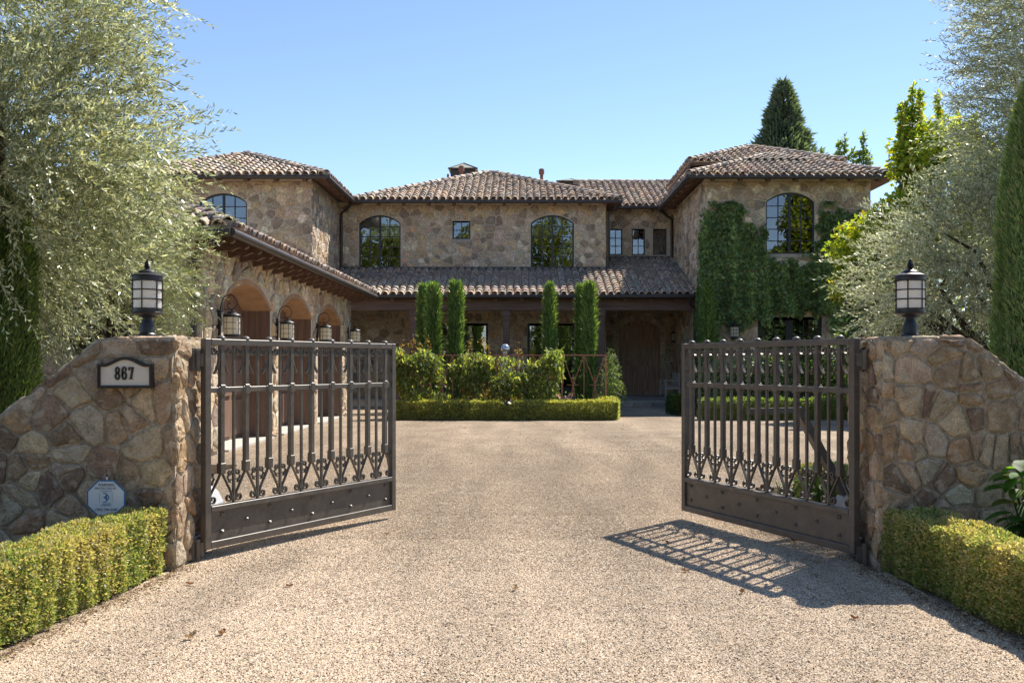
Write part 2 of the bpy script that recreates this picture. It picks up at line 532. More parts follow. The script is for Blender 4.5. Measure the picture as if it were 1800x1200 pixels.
def panel(mb, fr, outer, holes=(), reveal=0.2, d=0.0, col=(1, 1, 1)):
    """wall face with openings cut through and reveals going back from it"""
    loops = [outer] + list(holes)
    pts = [p for l in loops for p in l]
    tri = tessellate_polygon([[Vector((p[0], p[1], 0)) for p in l] for l in loops])
    fs = []
    for t in tri:
        a, b, c = (pts[i] for i in t)
        if (b[0] - a[0]) * (c[1] - a[1]) - (b[1] - a[1]) * (c[0] - a[0]) < 0: t = t[::-1]
        fs.append(tuple(t))
    mb.add([fr(p[0], p[1], d) for p in pts], fs, col)
    if reveal:
        for h in holes:
            n = len(h)
            mb.add([fr(p[0], p[1], d) for p in h] + [fr(p[0], p[1], d - reveal) for p in h],
                   [(i, (i + 1) % n, n + (i + 1) % n, n + i) for i in range(n)], col)

# ------------------------------------------------------------------ rubble stones
HOUSE_PAL = [((0.546, 0.425, 0.294), 5), ((0.567, 0.420, 0.258), 2), ((0.514, 0.430, 0.331), 5), ((0.389, 0.290, 0.207), 4), ((0.525, 0.400, 0.299), 3), ((0.693, 0.580, 0.442), 3), ((0.304, 0.245, 0.193), 3), ((0.567, 0.390, 0.239), 1)]
NEAR_PAL = [((0.468, 0.351, 0.230), 5), ((0.522, 0.402, 0.268), 3), ((0.378, 0.268, 0.173), 5), ((0.243, 0.167, 0.114), 3), ((0.423, 0.284, 0.165), 2), ((0.450, 0.373, 0.275), 3)]
def pal_pick(pal, r, j=0.16):
    tot = sum(w for _, w in pal); x = r.random() * tot
    for c, w in pal:
        x -= w
        if x <= 0: break
    k = 1 + (r.random() - .5) * 2 * j
    return tuple(max(0, q * k * (1 + (r.random() - .5) * 0.08)) for q in c)

def rubble(shape, holes, size, gap, seed, aspect=1.35, drop=0.12, fill=0.28):
    """irregular stones filling a convex 2D shape, kept clear of convex openings"""
    r = random.Random(seed)
    us = [p[0] for p in shape]; vs = [p[1] for p in shape]
    u0, u1, v0, v1 = min(us), max(us), min(vs), max(vs)
    seeds = []
    v = v0 - size * .3
    while v < v1 + size * .5:
        u = u0 - size * r.random()
        while u < u1 + size:
            if r.random() > drop:
                seeds.append((u + (r.random() - .5) * size * .5, v + (r.random() - .5) * size * .62))
            u += size * aspect * (0.6 + r.random() * 0.9)
        v += size * (0.82 + r.random() * 0.4)
    for _ in range(int(len(seeds) * fill)):
        seeds.append((u0 + r.random() * (u1 - u0), v0 + r.random() * (v1 - v0)))
    S = np.array(seeds)
    cells = []
    for i, (x, y) in enumerate(seeds):
        inside = False
        for h in holes:
            if all((h[(k + 1) % len(h)][0] - h[k][0]) * (y - h[k][1]) - (h[(k + 1) % len(h)][1] - h[k][1]) * (x - h[k][0]) > 0 for k in range(len(h))):
                inside = True; break
        if inside: continue
        d = np.hypot(S[:, 0] - x, S[:, 1] - y)
        order = np.argsort(d)[1:22]
        R0 = size * 2.0
        poly = [(x - R0, y - R0), (x + R0, y - R0), (x + R0, y + R0), (x - R0, y + R0)]
        for j in order:
            dd = d[j]
            if dd < 1e-6: continue
            nx, ny = (S[j, 0] - x) / dd, (S[j, 1] - y) / dd
            m = dd / 2 - gap / 2
            poly = clip_half(poly, x + nx * m, y + ny * m, nx, ny)
            if len(poly) < 3: break
        if len(poly) < 3: continue
        sh = inset(shape, gap * .5)
        poly = clip_convex(poly, sh)
        if len(poly) < 3: continue
        for h in holes:
            best, bi = -1e9, None
            n = len(h)
            for k in range(n):
                a = h[k]; b = h[(k + 1) % n]
                ex, ey = b[0] - a[0], b[1] - a[1]; l = math.hypot(ex, ey)
                dist = ((x - a[0]) * ey - (y - a[1]) * ex) / l
                if dist > best: best, bi = dist, (a, ey / l, -ex / l)
            a, nx, ny = bi
            poly = clip_half(poly, a[0] + nx * gap, a[1] + ny * gap, -nx, -ny)
            if len(poly) < 3: break
        if len(poly) < 3: continue
        poly = simplify(poly, size * .06)
        if len(poly) < 3 or abs(area(poly)) < (size * .24) ** 2: continue
        cells.append(poly)
    return cells

def stone_shape(poly, fr, h, r, near=False):
    p0 = chaikin(poly, 0.13 if near else 0.12)
    p0 = simplify(p0, 0.012 if near else 0.02)
    if near:
        q0 = []
        for i in range(len(p0)):
            a, b = p0[i], p0[(i + 1) % len(p0)]
            m = max(1, int(math.hypot(b[0] - a[0], b[1] - a[1]) / .05))
            q0 += [(a[0] + (b[0] - a[0]) * k / m, a[1] + (b[1] - a[1]) * k / m) for k in range(m)]
        p0 = [(x + (r.random() - .5) * .013, y + (r.random() - .5) * .013) for x, y in q0]
    cx = sum(p[0] for p in p0) / len(p0); cy = sum(p[1] for p in p0) / len(p0)
    ext = math.sqrt(abs(area(p0)))
    tu, tv = (r.random() - .5) * .9 * h / ext, (r.random() - .5) * .9 * h / ext
    n = len(p0)
    wob = [1 + (r.random() - .5) * (0.10 if near else 0.06) for _ in p0]
    p0 = [(cx + (p[0] - cx) * w, cy + (p[1] - cy) * w) for p, w in zip(p0, wob)]
    def ring(k, hh, rough):
        out = []
        for x, y in p0:
            s = max(0.0, 1 - k / max(math.hypot(x - cx, y - cy), 1e-4))
            X, Y = cx + (x - cx) * s, cy + (y - cy) * s
            out.append(fr(X, Y, hh + (X - cx) * tu + (Y - cy) * tv + (r.random() - .5) * rough))
        return out
    if near:
        vs = ring(0, -0.02, 0) + ring(0.006, h * .55, h * .2) + ring(0.022, h * .9, h * .3) + ring(ext * .26, h * 1.05, h * .75)
        q = 4
    else:
        vs = ring(0, -0.02, 0) + ring(0.015, h * .75, h * .2) + ring(ext * .2, h, h * .5)
        q = 3
    fs = []
    for k in range(q - 1):
        for i in range(n):
            fs.append((k * n + i, k * n + (i + 1) % n, (k + 1) * n + (i + 1) % n, (k + 1) * n + i))
    vs.append(fr(cx, cy, h * (1.0 + (r.random() - .5) * .5)))
    c = len(vs) - 1
    for i in range(n):
        fs.append(((q - 1) * n + i, (q - 1) * n + (i + 1) % n, c))
    return vs, fs, fr(cx, cy, 0), ext

class StoneBank:
    """collects the stones of one building, then makes the 300 that show largest parts of their walls and joins the rest"""
    def __init__(self): self.items = []
    def lay(self, wall, fr, shape, holes, size, gap, seed, h, pal, near=False, weight=1.0, **kw):
        r = random.Random(seed + 1)
        for poly in rubble(shape, holes, size, gap, seed, **kw):
            vs, fs, c, ext = stone_shape(poly, fr, h * (0.7 + .6 * r.random()), r, near)
            view = Vector((0, 0, CAMH)) - c
            px = ext * abs(view.normalized().dot(fr.N)) ** .5 / max((c.y), 1) * weight
            self.items.append((px, vs, fs, c, pal_pick(pal, r), wall))
    def finish(self, owner, mat, limit=300):
        self.items.sort(key=lambda t: -t[0])
        for px, vs, fs, c, col, wall in self.items[:limit]:
            mb = MB(); mb.add(vs, fs, col)
            off = OFF.get(owner.name, (0, 0, 0))
            me = mb.mesh('stone', mat, c, False)
            o = link('stone', me, wall); o.location = Vector(c) - Vector(off)
        rest = self.items[limit:]
        if rest:
            mb = MB()
            for px, vs, fs, c, col, wall in rest: mb.add(vs, fs, col)
            mb.build('rubble_stone', mat, owner, kind='stuff')

# ------------------------------------------------------------------ barrel roof tiles
TILE_PAL = [((.54, .41, .31), 5), ((.62, .50, .39), 4), ((.42, .33, .27), 5), ((.50, .43, .365), 5), ((.33, .28, .25), 3), ((.62, .45, .32), 2)]
DARK_PAL = [((.54, .44, .365), 5), ((.60, .46, .35), 4), ((.44, .375, .325), 5), ((.64, .46, .33), 2), ((.64, .56, .475), 3), ((.36, .31, .275), 2)]

def tile_geo(r0=.128, r1=.092, L=.45, n=7, th=.024):
    vs = []
    for rr, y in ((r0, 0), (r1, L)):
        for k in range(n):
            a = math.pi * k / (n - 1)
            vs.append((math.cos(a) * rr, y, math.sin(a) * rr * .85))
    for k in range(n):
        a = math.pi * k / (n - 1)
        vs.append((math.cos(a) * (r0 - th), 0, math.sin(a) * (r0 - th) * .85))
    for k in range(n):
        a = math.pi * k / (n - 1)
        vs.append((math.cos(a) * (r0 - th - .004), .05, math.sin(a) * (r0 - th - .004) * .85))
    fs = []
    for k in range(n - 1):
        fs += [(k, n + k, n + k + 1, k + 1), (k, k + 1, 2 * n + k + 1, 2 * n + k), (2 * n + k, 2 * n + k + 1, 3 * n + k + 1, 3 * n + k)]
    return vs, fs

class TileBank:
    def __init__(self, seed):
        self.items = []; self.r = random.Random(seed); self.geo = tile_geo()
    def face(self, roof, pts, pitch=.30, row=.36, pal=TILE_PAL, weight=1.0, rows=None, lift=.048):
        """pts: eave-left, eave-right, then the upper corners, seen from outside"""
        r = self.r
        A, B = Vector(pts[0]), Vector(pts[1])
        e = (B - A).normalized()
        nrm = (B - A).cross(Vector(pts[2]) - A).normalized()
        s = nrm.cross(e)
        poly = [((Vector(p) - A).dot(e), (Vector(p) - A).dot(s)) for p in pts]
        L = (B - A).length
        smax = max(p[1] for p in poly)
        nc = int(L / pitch)
        for c in range(nc + 1):
            u = (c + .5) * L / (nc + 1)
            k = 0
            while True:
                v = -0.09 + k * row
                if v > smax - .1 or (rows and k >= rows): break
                k += 1
                vm = v + row * .55
                ok = True
                for i in range(len(poly)):
                    a = poly[i]; b = poly[(i + 1) % len(poly)]
                    if i == 0: continue
                    ex, ey = b[0] - a[0], b[1] - a[1]
                    if ex * (vm - a[1]) - ey * (u - a[0]) < -0.08 * math.hypot(ex, ey): ok = False; break
                if not ok: continue
                ju, jv, ja, jt = (r.random() - .5) * .03, (r.random() - .5) * .05, (r.random() - .5) * .07, (r.random() - .5) * .03
                P = A + e * (u + ju) + s * (v + jv) + nrm * (lift + r.random() * .012)
                x = (e * math.cos(ja) + s * math.sin(ja)); y = nrm.cross(x)
                y = (y - nrm * (.075 + jt)).normalized(); z = x.cross(y)
                M = Matrix(((x.x, y.x, z.x, P.x), (x.y, y.y, z.y, P.y), (x.z, y.z, z.z, P.z), (0, 0, 0, 1)))
                self.items.append((weight / max(P.y, 1), M, pal_pick(pal, r, .16), roof))
    def ridge(self, roof, a, b, pal=TILE_PAL, weight=1.0, row=.36, scale=1.25):
        r = self.r
        a, b = Vector(a), Vector(b)
        d = b - a; L = d.length; y = d.normalized()
        x = y.cross(Vector((0, 0, 1))).normalized(); z = x.cross(y)
        bed_ = MB(); bed_.beam(a + z * .03, b + z * .03, .20, .17, (.30, .24, .19)); bed_.build('ridge_mortar', MAT['tile'], roof)
        for k in range(int(L / row)):
            P = a + y * (k * row + (r.random() - .5) * .03) + z * (.05 + r.random() * .02)
            yy = (y - z * .05).normalized(); zz = x.cross(yy)
            M = Matrix(((x.x, yy.x, zz.x, P.x), (x.y, yy.y, zz.y, P.y), (x.z, yy.z, zz.z, P.z), (0, 0, 0, 1)))
            self.items.append((weight * .8 / max(P.y, 1), M @ Matrix.Scale(scale, 4), pal_pick(pal, r, .16), roof))
    def finish(self, owner, mat, limit=300, nvar=14):
        self.items.sort(key=lambda t: -t[0])
        off = Vector(OFF.get(owner.name, (0, 0, 0)))
        vs, fs = self.geo
        top = self.items[:limit]
        cols = [c for _, _, c, _ in top]
        var = []
        for k in range(nvar):
            mb = MB(); mb.add(vs, fs, cols[k * len(cols) // nvar])
            me = mb.mesh('roof_tile', mat, smooth=False); me.polygons.foreach_set('use_smooth', [True] * len(me.polygons))
            try: me.set_sharp_from_angle(angle=R(50))
            except Exception: pass
            var.append(me)
        for i, (w, M, c, roof) in enumerate(top):
            o = link('roof_tile', var[self.r.randrange(nvar)], roof)
            M = M.copy(); M.translation = M.translation - off
            o.matrix_local = M
        rest = self.items[limit:]
        if rest:
            G = np.array([(x, y, z, 1) for x, y, z in vs]); F = np.array(fs)
            n = len(G)
            V = np.concatenate([(G @ np.array(M).T)[:, :3] for _, M, _, _ in rest])
            FF = np.concatenate([F + n * i for i in range(len(rest))])
            T = np.repeat(np.array([c for _, _, c, _ in rest]), n, axis=0)
            o = np_mesh('roof_tiling', V, FF, T, mat, owner, kind='stuff', smooth=True)
            try: o.data.set_sharp_from_angle(angle=R(50))
            except Exception: pass

def roof_face(owner, bank, pts, name='roof', tiles=True, pal=TILE_PAL, weight=1.0, rows=None, thick=.15):
    """one slope: dark underlay carrying barrel tiles, timber boarding below"""
    pts = [Vector(p) for p in pts]
    n = len(pts)
    nrm = (pts[1] - pts[0]).cross(pts[2] - pts[0]).normalized()
    mb = MB()
    top = [p + nrm * .012 for p in pts]; mid = [p - nrm * .03 for p in pts]
    mb.add(top + mid, [tuple(range(n)), tuple(range(2 * n - 1, n - 1, -1))] + [(i, n + i, n + (i + 1) % n, (i + 1) % n) for i in range(n)], (.46, .35, .27))
    ro = mb.build(name, MAT['tile'], owner)
    mb = MB()
    top = [p - nrm * .032 for p in pts]; bot = [p - nrm * thick for p in pts]
    mb.add(top + bot, [tuple(range(n)), tuple(range(2 * n - 1, n - 1, -1))] + [(i, n + i, n + (i + 1) % n, (i + 1) % n) for i in range(n)])
    mb.build('soffit_boarding', MAT['timber_dark'], owner)
    if tiles: bank.face(ro, pts, pal=pal, weight=weight, rows=rows)
    return ro

def gutter(owner, a, b, r=.075):
    mb = MB(); mb.tube([a, b], r, 10)
    o = mb.build('gutter', MAT['gutter'], owner); smooth_by_angle(o)

def rafters(owner, a, b, inward, spacing=1.0, length=.75, drop=.17, slope=.39, w=.13, h=.16, skip=()):
    a, b = Vector(a), Vector(b); L = (b - a).length; d = (b - a).normalized(); inward = Vector(inward)
    n = max(1, round(L / spacing))
    for k in range(n):
        p = a + d * ((k + .5) * L / n)
        q0 = p + inward * .07 - Vector((0, 0, drop)); q1 = p + inward * length + Vector((0, 0, length * slope - drop))
        mb = MB(); mb.beam(q0, q1, w, h)
        mb.build('rafter_tail', MAT['timber_dark'], owner)

# ------------------------------------------------------------------ windows
def window(owner, fr, u0, u1, v0, vs, va, cols, rows, depth=.16, fw=.06, bw=.030, meet=0.0, name='window', sill=True, low=0.0, blind=None, unlit_room=True, mat='trim'):
    """frame with glazing bars, every pane its own piece of glass; low = solid kick panel height"""
    A = arch_poly(u0 + .004, u1 - .004, v0 + .004, vs, va - .004)
    B = arch_poly(u0 + fw, u1 - fw, v0 + fw + low, vs, va - fw)
    mb = MB(); mb.ring(A, B, fr, -depth, -depth + .07)
    iu0, iu1 = u0 + fw, u1 - fw
    xs = [iu0 + (iu1 - iu0) * k / cols for k in range(cols + 1)]
    iv0, itop = v0 + fw + low, va - fw
    if rows:
        ys = [iv0 + (itop - iv0) * k / rows for k in range(rows + 1)]
    for k in range(1, cols):
        wd = bw if not (meet and k == cols // 2) else meet
        t = arch_top(xs[k], iu0, iu1, vs, va - fw)
        mb.prism(rect(xs[k] - wd / 2, xs[k] + wd / 2, iv0, t + .01), fr, -depth + .005, -depth + (.06 if wd == bw else .085))
    for k in range(1, rows):
        y = ys[k]
        if y > vs:      # shorten under the arch
            lo = next((u for u in np.linspace(iu0, (iu0 + iu1) / 2, 60) if arch_top(u, iu0, iu1, vs, va - fw) >= y), iu0)
            a, b = lo, iu0 + iu1 - lo
        else: a, b = iu0, iu1
        mb.prism(rect(a, b, y - bw / 2, y + bw / 2), fr, -depth + .008, -depth + .055)
    w = mb.build(name, MAT[mat], owner)
    for i in range(cols):
        for j in range(rows):
            p = clip_convex(rect(xs[i], xs[i + 1], ys[j], ys[j + 1]), B)
            if len(p) < 3 or abs(area(p)) < .002: continue
            g = MB(); g.add([fr(x, y, -depth + .03 + .002 * ((i * 7 + j * 3) % 3)) for x, y in p], [tuple(range(len(p)))])
            g.build('pane', MAT['glass'], w)
    if sill:
        s = MB(); s.prism(rect(u0 - .04, u1 + .04, v0 - .15, v0 - .005), fr, -.1, .055)
        s.build('sill', MAT['sill'], w)
    if unlit_room:
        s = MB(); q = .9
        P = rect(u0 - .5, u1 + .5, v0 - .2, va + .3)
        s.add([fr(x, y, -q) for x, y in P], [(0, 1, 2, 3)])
        s.build('dark_backing', MAT['unlit_room'], w)  # dark sheet standing in for the unlit interior behind the panes
    if blind:
        s = MB()
        P = clip_convex(rect(iu0, iu1, blind, itop + .05), B)
        s.add([fr(x, y, -depth - .06) for x, y in P], [tuple(range(len(P)))])
        s.build('blind', MAT['blind'], w)
    return w
# ------------------------------------------------------------------ the setting: ground, gravel, beds
def M_gravel():
    m, nt, out = mat_new('gravel')
    p = N(nt, 'ShaderNodeBsdfPrincipled'); p.inputs['Roughness'].default_value = .9; p.inputs['Specular IOR Level'].default_value = .15
    geo = N(nt, 'ShaderNodeNewGeometry')
    wob = N(nt, 'ShaderNodeTexNoise'); wob.inputs['Scale'].default_value = 9; nt.links.new(geo.outputs['Position'], wob.inputs['Vector'])
    v1 = N(nt, 'ShaderNodeTexVoronoi'); v1.inputs['Scale'].default_value = 82
    nt.links.new(geo.outputs['Position'], v1.inputs['Vector'])
    sp = N(nt, 'ShaderNodeSeparateColor'); nt.links.new(v1.outputs['Color'], sp.inputs[0])
    cr = N(nt, 'ShaderNodeValToRGB'); e = cr.color_ramp.elements
    stops = [(0, (0.155, 0.121, 0.097)), (.14, (0.260, 0.200, 0.146)), (.34, (0.371, 0.284, 0.199)), (.55, (0.443, 0.345, 0.247)), (.74, (0.424, 0.307, 0.203)), (.88, (0.521, 0.428, 0.327)), (1, (0.615, 0.545, 0.452))]
    e[0].position, e[0].color = stops[0][0], (*stops[0][1], 1); e[1].position, e[1].color = 1, (*stops[-1][1], 1)
    for q, c in stops[1:-1]:
        k = e.new(q); k.color = (*c, 1)
    nt.links.new(sp.outputs[0], cr.inputs[0])
    # settled dust and leaf crumbs in broad patches
    n2 = N(nt, 'ShaderNodeTexNoise'); n2.inputs['Scale'].default_value = .9; n2.inputs['Detail'].default_value = 9; n2.inputs['Roughness'].default_value = .68
    nt.links.new(geo.outputs['Position'], n2.inputs['Vector'])
    m2 = N(nt, 'ShaderNodeMapRange'); m2.inputs['From Min'].default_value = .35; m2.inputs['From Max'].default_value = .68
    m2.inputs['To Min'].default_value = 1.02; m2.inputs['To Max'].default_value = .70
    nt.links.new(n2.outputs['Fac'], m2.inputs['Value'])
    n3 = N(nt, 'ShaderNodeTexNoise'); n3.inputs['Scale'].default_value = 5; n3.inputs['Detail'].default_value = 9; n3.inputs['Roughness'].default_value = .75
    nt.links.new(geo.outputs['Position'], n3.inputs['Vector'])
    m3 = N(nt, 'ShaderNodeMapRange'); m3.inputs['From Min'].default_value = .58; m3.inputs['From Max'].default_value = .72
    nt.links.new(n3.outputs['Fac'], m3.inputs['Value'])
    gm = N(nt, 'ShaderNodeMapping'); gm.inputs['Scale'].default_value = (1.25, .16, 1)
    gp = N(nt, 'ShaderNodeNewGeometry'); nt.links.new(gp.outputs['Position'], gm.inputs['Vector'])
    gn = N(nt, 'ShaderNodeTexNoise'); gn.inputs['Scale'].default_value = 1.0; gn.inputs['Detail'].default_value = 5; gn.inputs['Distortion'].default_value = .5
    nt.links.new(gm.outputs[0], gn.inputs['Vector'])
    gr = N(nt, 'ShaderNodeMapRange'); gr.inputs['From Min'].default_value = .35; gr.inputs['From Max'].default_value = .65; gr.inputs['To Min'].default_value = .82; gr.inputs['To Max'].default_value = 1.13
    nt.links.new(gn.outputs['Fac'], gr.inputs['Value'])
    mb_ = N(nt, 'ShaderNodeMath', operation='MULTIPLY'); nt.links.new(m2.outputs[0], mb_.inputs[0]); nt.links.new(gr.outputs[0], mb_.inputs[1])
    sc = N(nt, 'ShaderNodeVectorMath', operation='SCALE'); nt.links.new(cr.outputs[0], sc.inputs[0]); nt.links.new(mb_.outputs[0], sc.inputs['Scale'])
    mx = N(nt, 'ShaderNodeMix', data_type='RGBA'); nt.links.new(m3.outputs[0], mx.inputs['Factor']); nt.links.new(sc.outputs[0], mx.inputs['A'])
    mx.inputs['B'].default_value = (.15, .105, .07, 1)
    mulf = N(nt, 'ShaderNodeMath', operation='MULTIPLY'); mulf.inputs[1].default_value = .62
    nt.links.new(m3.outputs[0], mulf.inputs[0]); nt.links.new(mulf.outputs[0], mx.inputs['Factor'])
    nt.links.new(mx.outputs['Result'], p.inputs['Base Color'])
    b = N(nt, 'ShaderNodeBump'); b.inputs['Strength'].default_value = 1.0; b.inputs['Distance'].default_value = .014; b.invert = True
    nt.links.new(v1.outputs['Distance'], b.inputs['Height'])
    b2 = N(nt, 'ShaderNodeBump'); b2.inputs['Strength'].default_value = .35; b2.inputs['Distance'].default_value = .03
    nt.links.new(n3.outputs['Fac'], b2.inputs['Height']); nt.links.new(b.outputs[0], b2.inputs['Normal'])
    nt.links.new(b2.outputs[0], p.inputs['Normal'])
    nt.links.new(p.outputs[0], out.inputs[0])
    return m

def M_pebble():
    m, nt, out = mat_new('pebble_stone')
    p = N(nt, 'ShaderNodeBsdfPrincipled'); p.inputs['Roughness'].default_value = .8; p.inputs['Specular IOR Level'].default_value = .2
    oi = N(nt, 'ShaderNodeObjectInfo')
    cr = N(nt, 'ShaderNodeValToRGB'); e = cr.color_ramp.elements
    stops = [(0, (0.215, 0.173, 0.138)), (.10, (0.345, 0.270, 0.198)), (.32, (0.505, 0.395, 0.282)), (.55, (0.613, 0.483, 0.351)), (.74, (0.593, 0.437, 0.292)), (.88, (0.710, 0.588, 0.451)), (1, (0.838, 0.738, 0.614))]
    e[0].position, e[0].color = 0, (*stops[0][1], 1); e[1].position, e[1].color = 1, (*stops[-1][1], 1)
    for q, c in stops[1:-1]:
        k = e.new(q); k.color = (*c, 1)
    nt.links.new(oi.outputs['Random'], cr.inputs[0])
    gm = N(nt, 'ShaderNodeMapping'); gm.inputs['Scale'].default_value = (1.25, .16, 1)
    gp = N(nt, 'ShaderNodeNewGeometry'); nt.links.new(gp.outputs['Position'], gm.inputs['Vector'])
    gn = N(nt, 'ShaderNodeTexNoise'); gn.inputs['Scale'].default_value = 1.0; gn.inputs['Detail'].default_value = 5; gn.inputs['Distortion'].default_value = .5
    nt.links.new(gm.outputs[0], gn.inputs['Vector'])
    gr = N(nt, 'ShaderNodeMapRange'); gr.inputs['From Min'].default_value = .35; gr.inputs['From Max'].default_value = .65; gr.inputs['To Min'].default_value = .82; gr.inputs['To Max'].default_value = 1.13
    nt.links.new(gn.outputs['Fac'], gr.inputs['Value'])
    n3 = N(nt, 'ShaderNodeTexNoise'); n3.inputs['Scale'].default_value = 5; n3.inputs['Detail'].default_value = 9; n3.inputs['Roughness'].default_value = .75
    nt.links.new(gp.outputs['Position'], n3.inputs['Vector'])
    m3 = N(nt, 'ShaderNodeMapRange'); m3.inputs['From Min'].default_value = .54; m3.inputs['From Max'].default_value = .72; m3.inputs['To Min'].default_value = 1; m3.inputs['To Max'].default_value = .50
    nt.links.new(n3.outputs['Fac'], m3.inputs['Value'])
    mm = N(nt, 'ShaderNodeMath', operation='MULTIPLY'); nt.links.new(gr.outputs[0], mm.inputs[0]); nt.links.new(m3.outputs[0], mm.inputs[1])
    sc = N(nt, 'ShaderNodeVectorMath', operation='SCALE'); nt.links.new(cr.outputs[0], sc.inputs[0]); nt.links.new(mm.outputs[0], sc.inputs['Scale'])
    nt.links.new(sc.outputs[0], p.inputs['Base Color'])
    nt.links.new(p.outputs[0], out.inputs[0])
    return m
MAT['gravel'] = M_gravel(); MAT['pebble'] = M_pebble()
MAT['ground'] = M_solid('dry_ground', (.10, .095, .05), rough=1, spec=.05, mott=(.4, .4), bump=(8, .5))

mb = MB(); mb.add([(-900, -900, -.03), (900, -900, -.03), (900, 1500, -.03), (-900, 1500, -.03)], [(0, 1, 2, 3)])
tag(mb.build('ground', MAT['ground']), kind='structure')

# gravel forecourt: a gently uneven sheet
gx = np.concatenate([np.linspace(-20, -3.2, 16), np.linspace(-3, 3, 61), np.linspace(3.2, 22, 18)])
gy = np.concatenate([np.linspace(-14, 3.5, 12), np.linspace(3.7, 16, 100), np.linspace(16.3, 43, 60)])
XX, YY = np.meshgrid(gx, gy)
P = np.stack([XX.ravel(), YY.ravel(), np.zeros(XX.size)], 1)
zz = (vnoise(P * [1.3, 1.3, 0], 3) - .5) * .014 + (vnoise(P * [4, 4, 0], 4) - .5) * .010
P[:, 2] = zz - .008
nx_, ny_ = len(gx), len(gy)
I = np.arange(nx_ * ny_).reshape(ny_, nx_)
F = np.stack([I[:-1, :-1].ravel(), I[:-1, 1:].ravel(), I[1:, 1:].ravel(), I[1:, :-1].ravel()], 1)
np_mesh('gravel_driveway', P, F, np.ones((len(P), 3)), MAT['gravel'], kind='structure', smooth=True)

def bed(name, poly, z=.02, kind='structure', mat='soil'):
    mb = MB(); n = len(poly)
    mb.add([(x, y, z) for x, y in poly] + [(x, y, -.05) for x, y in poly], [tuple(range(n))] + [(i, n + i, n + (i + 1) % n, (i + 1) % n) for i in range(n)])
    tag(mb.build(name, MAT[mat]), kind=kind)
bed('planting_bed', rect(-9, -3.1, 3.0, 7.62), .012)
bed('planting_bed', rect(3.1, 9, 3.0, 7.62), .012)
bed('planting_bed', rect(-9.5, -4.5, 8.42, 15.4), .03)
bed('planting_bed', rect(2.98, 14, 9.3, 12.6), .03)
bed('planting_bed', rect(-4.1, 2.5, 28.55, 36.2), .05)
bed('planting_bed', rect(6.2, 14, 28.6, 35.55), .05)

# loose pebbles lying on the sheet
def make_pebbles():
    me = bpy.data.meshes.new('pebbles')
    zones = [(-2.85, 2.87, 4.3, 6.4, 23500), (-2.80, 2.82, 6.4, 7.6, 19500), (-2.7, 2.72, 7.6, 9.0, 14500), (-2.7, 2.9, 9.0, 10.4, 8800)] + [(-5.3, 5.6, 10.4 + k, 11.4 + k, 5200 * (1 - k / 12) ** 1.6) for k in range(12)]
    vs, fs = [], []
    for x0, x1, y0, y1, d in zones:
        n = len(vs); vs += [(x0, y0, .002), (x1, y0, .002), (x1, y1, .002), (x0, y1, .002)]; fs.append((n, n + 1, n + 2, n + 3))
    me.from_pydata(vs, [], fs)
    a = me.attributes.new('dens', 'FLOAT', 'FACE'); a.data.foreach_set('value', [float(z[4]) for z in zones])
    o = link('loose_pebbles', me, kind='stuff')
    ng = bpy.data.node_groups.new('pebbles', 'GeometryNodeTree')
    ng.interface.new_socket('Geometry', in_out='INPUT', socket_type='NodeSocketGeometry')
    ng.interface.new_socket('Geometry', in_out='OUTPUT', socket_type='NodeSocketGeometry')
    gi = ng.nodes.new('NodeGroupInput'); go = ng.nodes.new('NodeGroupOutput')
    dp = ng.nodes.new('GeometryNodeDistributePointsOnFaces')
    na = ng.nodes.new('GeometryNodeInputNamedAttribute'); na.data_type = 'FLOAT'; na.inputs['Name'].default_value = 'dens'
    ng.links.new(gi.outputs[0], dp.inputs['Mesh']); ng.links.new(na.outputs['Attribute'], dp.inputs['Density'])
    ico = ng.nodes.new('GeometryNodeMeshIcoSphere'); ico.inputs['Radius'].default_value = .0053; ico.inputs['Subdivisions'].default_value = 1
    tf = ng.nodes.new('GeometryNodeTransform'); tf.inputs['Scale'].default_value = (1.15, .85, .55)
    ng.links.new(ico.outputs[0], tf.inputs['Geometry'])
    sm = ng.nodes.new('GeometryNodeSetMaterial'); sm.inputs['Material'].default_value = MAT['pebble']
    ng.links.new(tf.outputs[0], sm.inputs['Geometry'])
    ip = ng.nodes.new('GeometryNodeInstanceOnPoints')
    ng.links.new(dp.outputs['Points'], ip.inputs['Points']); ng.links.new(sm.outputs[0], ip.inputs['Instance'])
    rr = ng.nodes.new('FunctionNodeRandomValue'); rr.data_type = 'FLOAT_VECTOR'
    rr.inputs[0].default_value = (-.5, -.5, 0); rr.inputs[1].default_value = (.5, .5, 6.28)
    ng.links.new(rr.outputs[0], ip.inputs['Rotation'])
    rs = ng.nodes.new('FunctionNodeRandomValue'); rs.data_type = 'FLOAT'
    rs.inputs[2].default_value = .45; rs.inputs[3].default_value = 1.35
    ng.links.new(rs.outputs[1], ip.inputs['Scale'])
    ng.links.new(ip.outputs[0], go.inputs[0])
    md = o.modifiers.new('scatter', 'NODES'); md.node_group = ng
make_pebbles()

# ------------------------------------------------------------------ the stone house
house = thing('stone_house', 'two storey rubble stone house with brown barrel tile roofs and timber porch', 'house', (0, 41, 0))
HS, HT = StoneBank(), TileBank(3)
YM, YW, YR = 41.0, 35.7, 43.0
XL, XR, XM = -7.72, 6.60, 3.45
ZE = 8.32
fM, fW, fR = front_frame(YM), front_frame(YW), front_frame(YR)

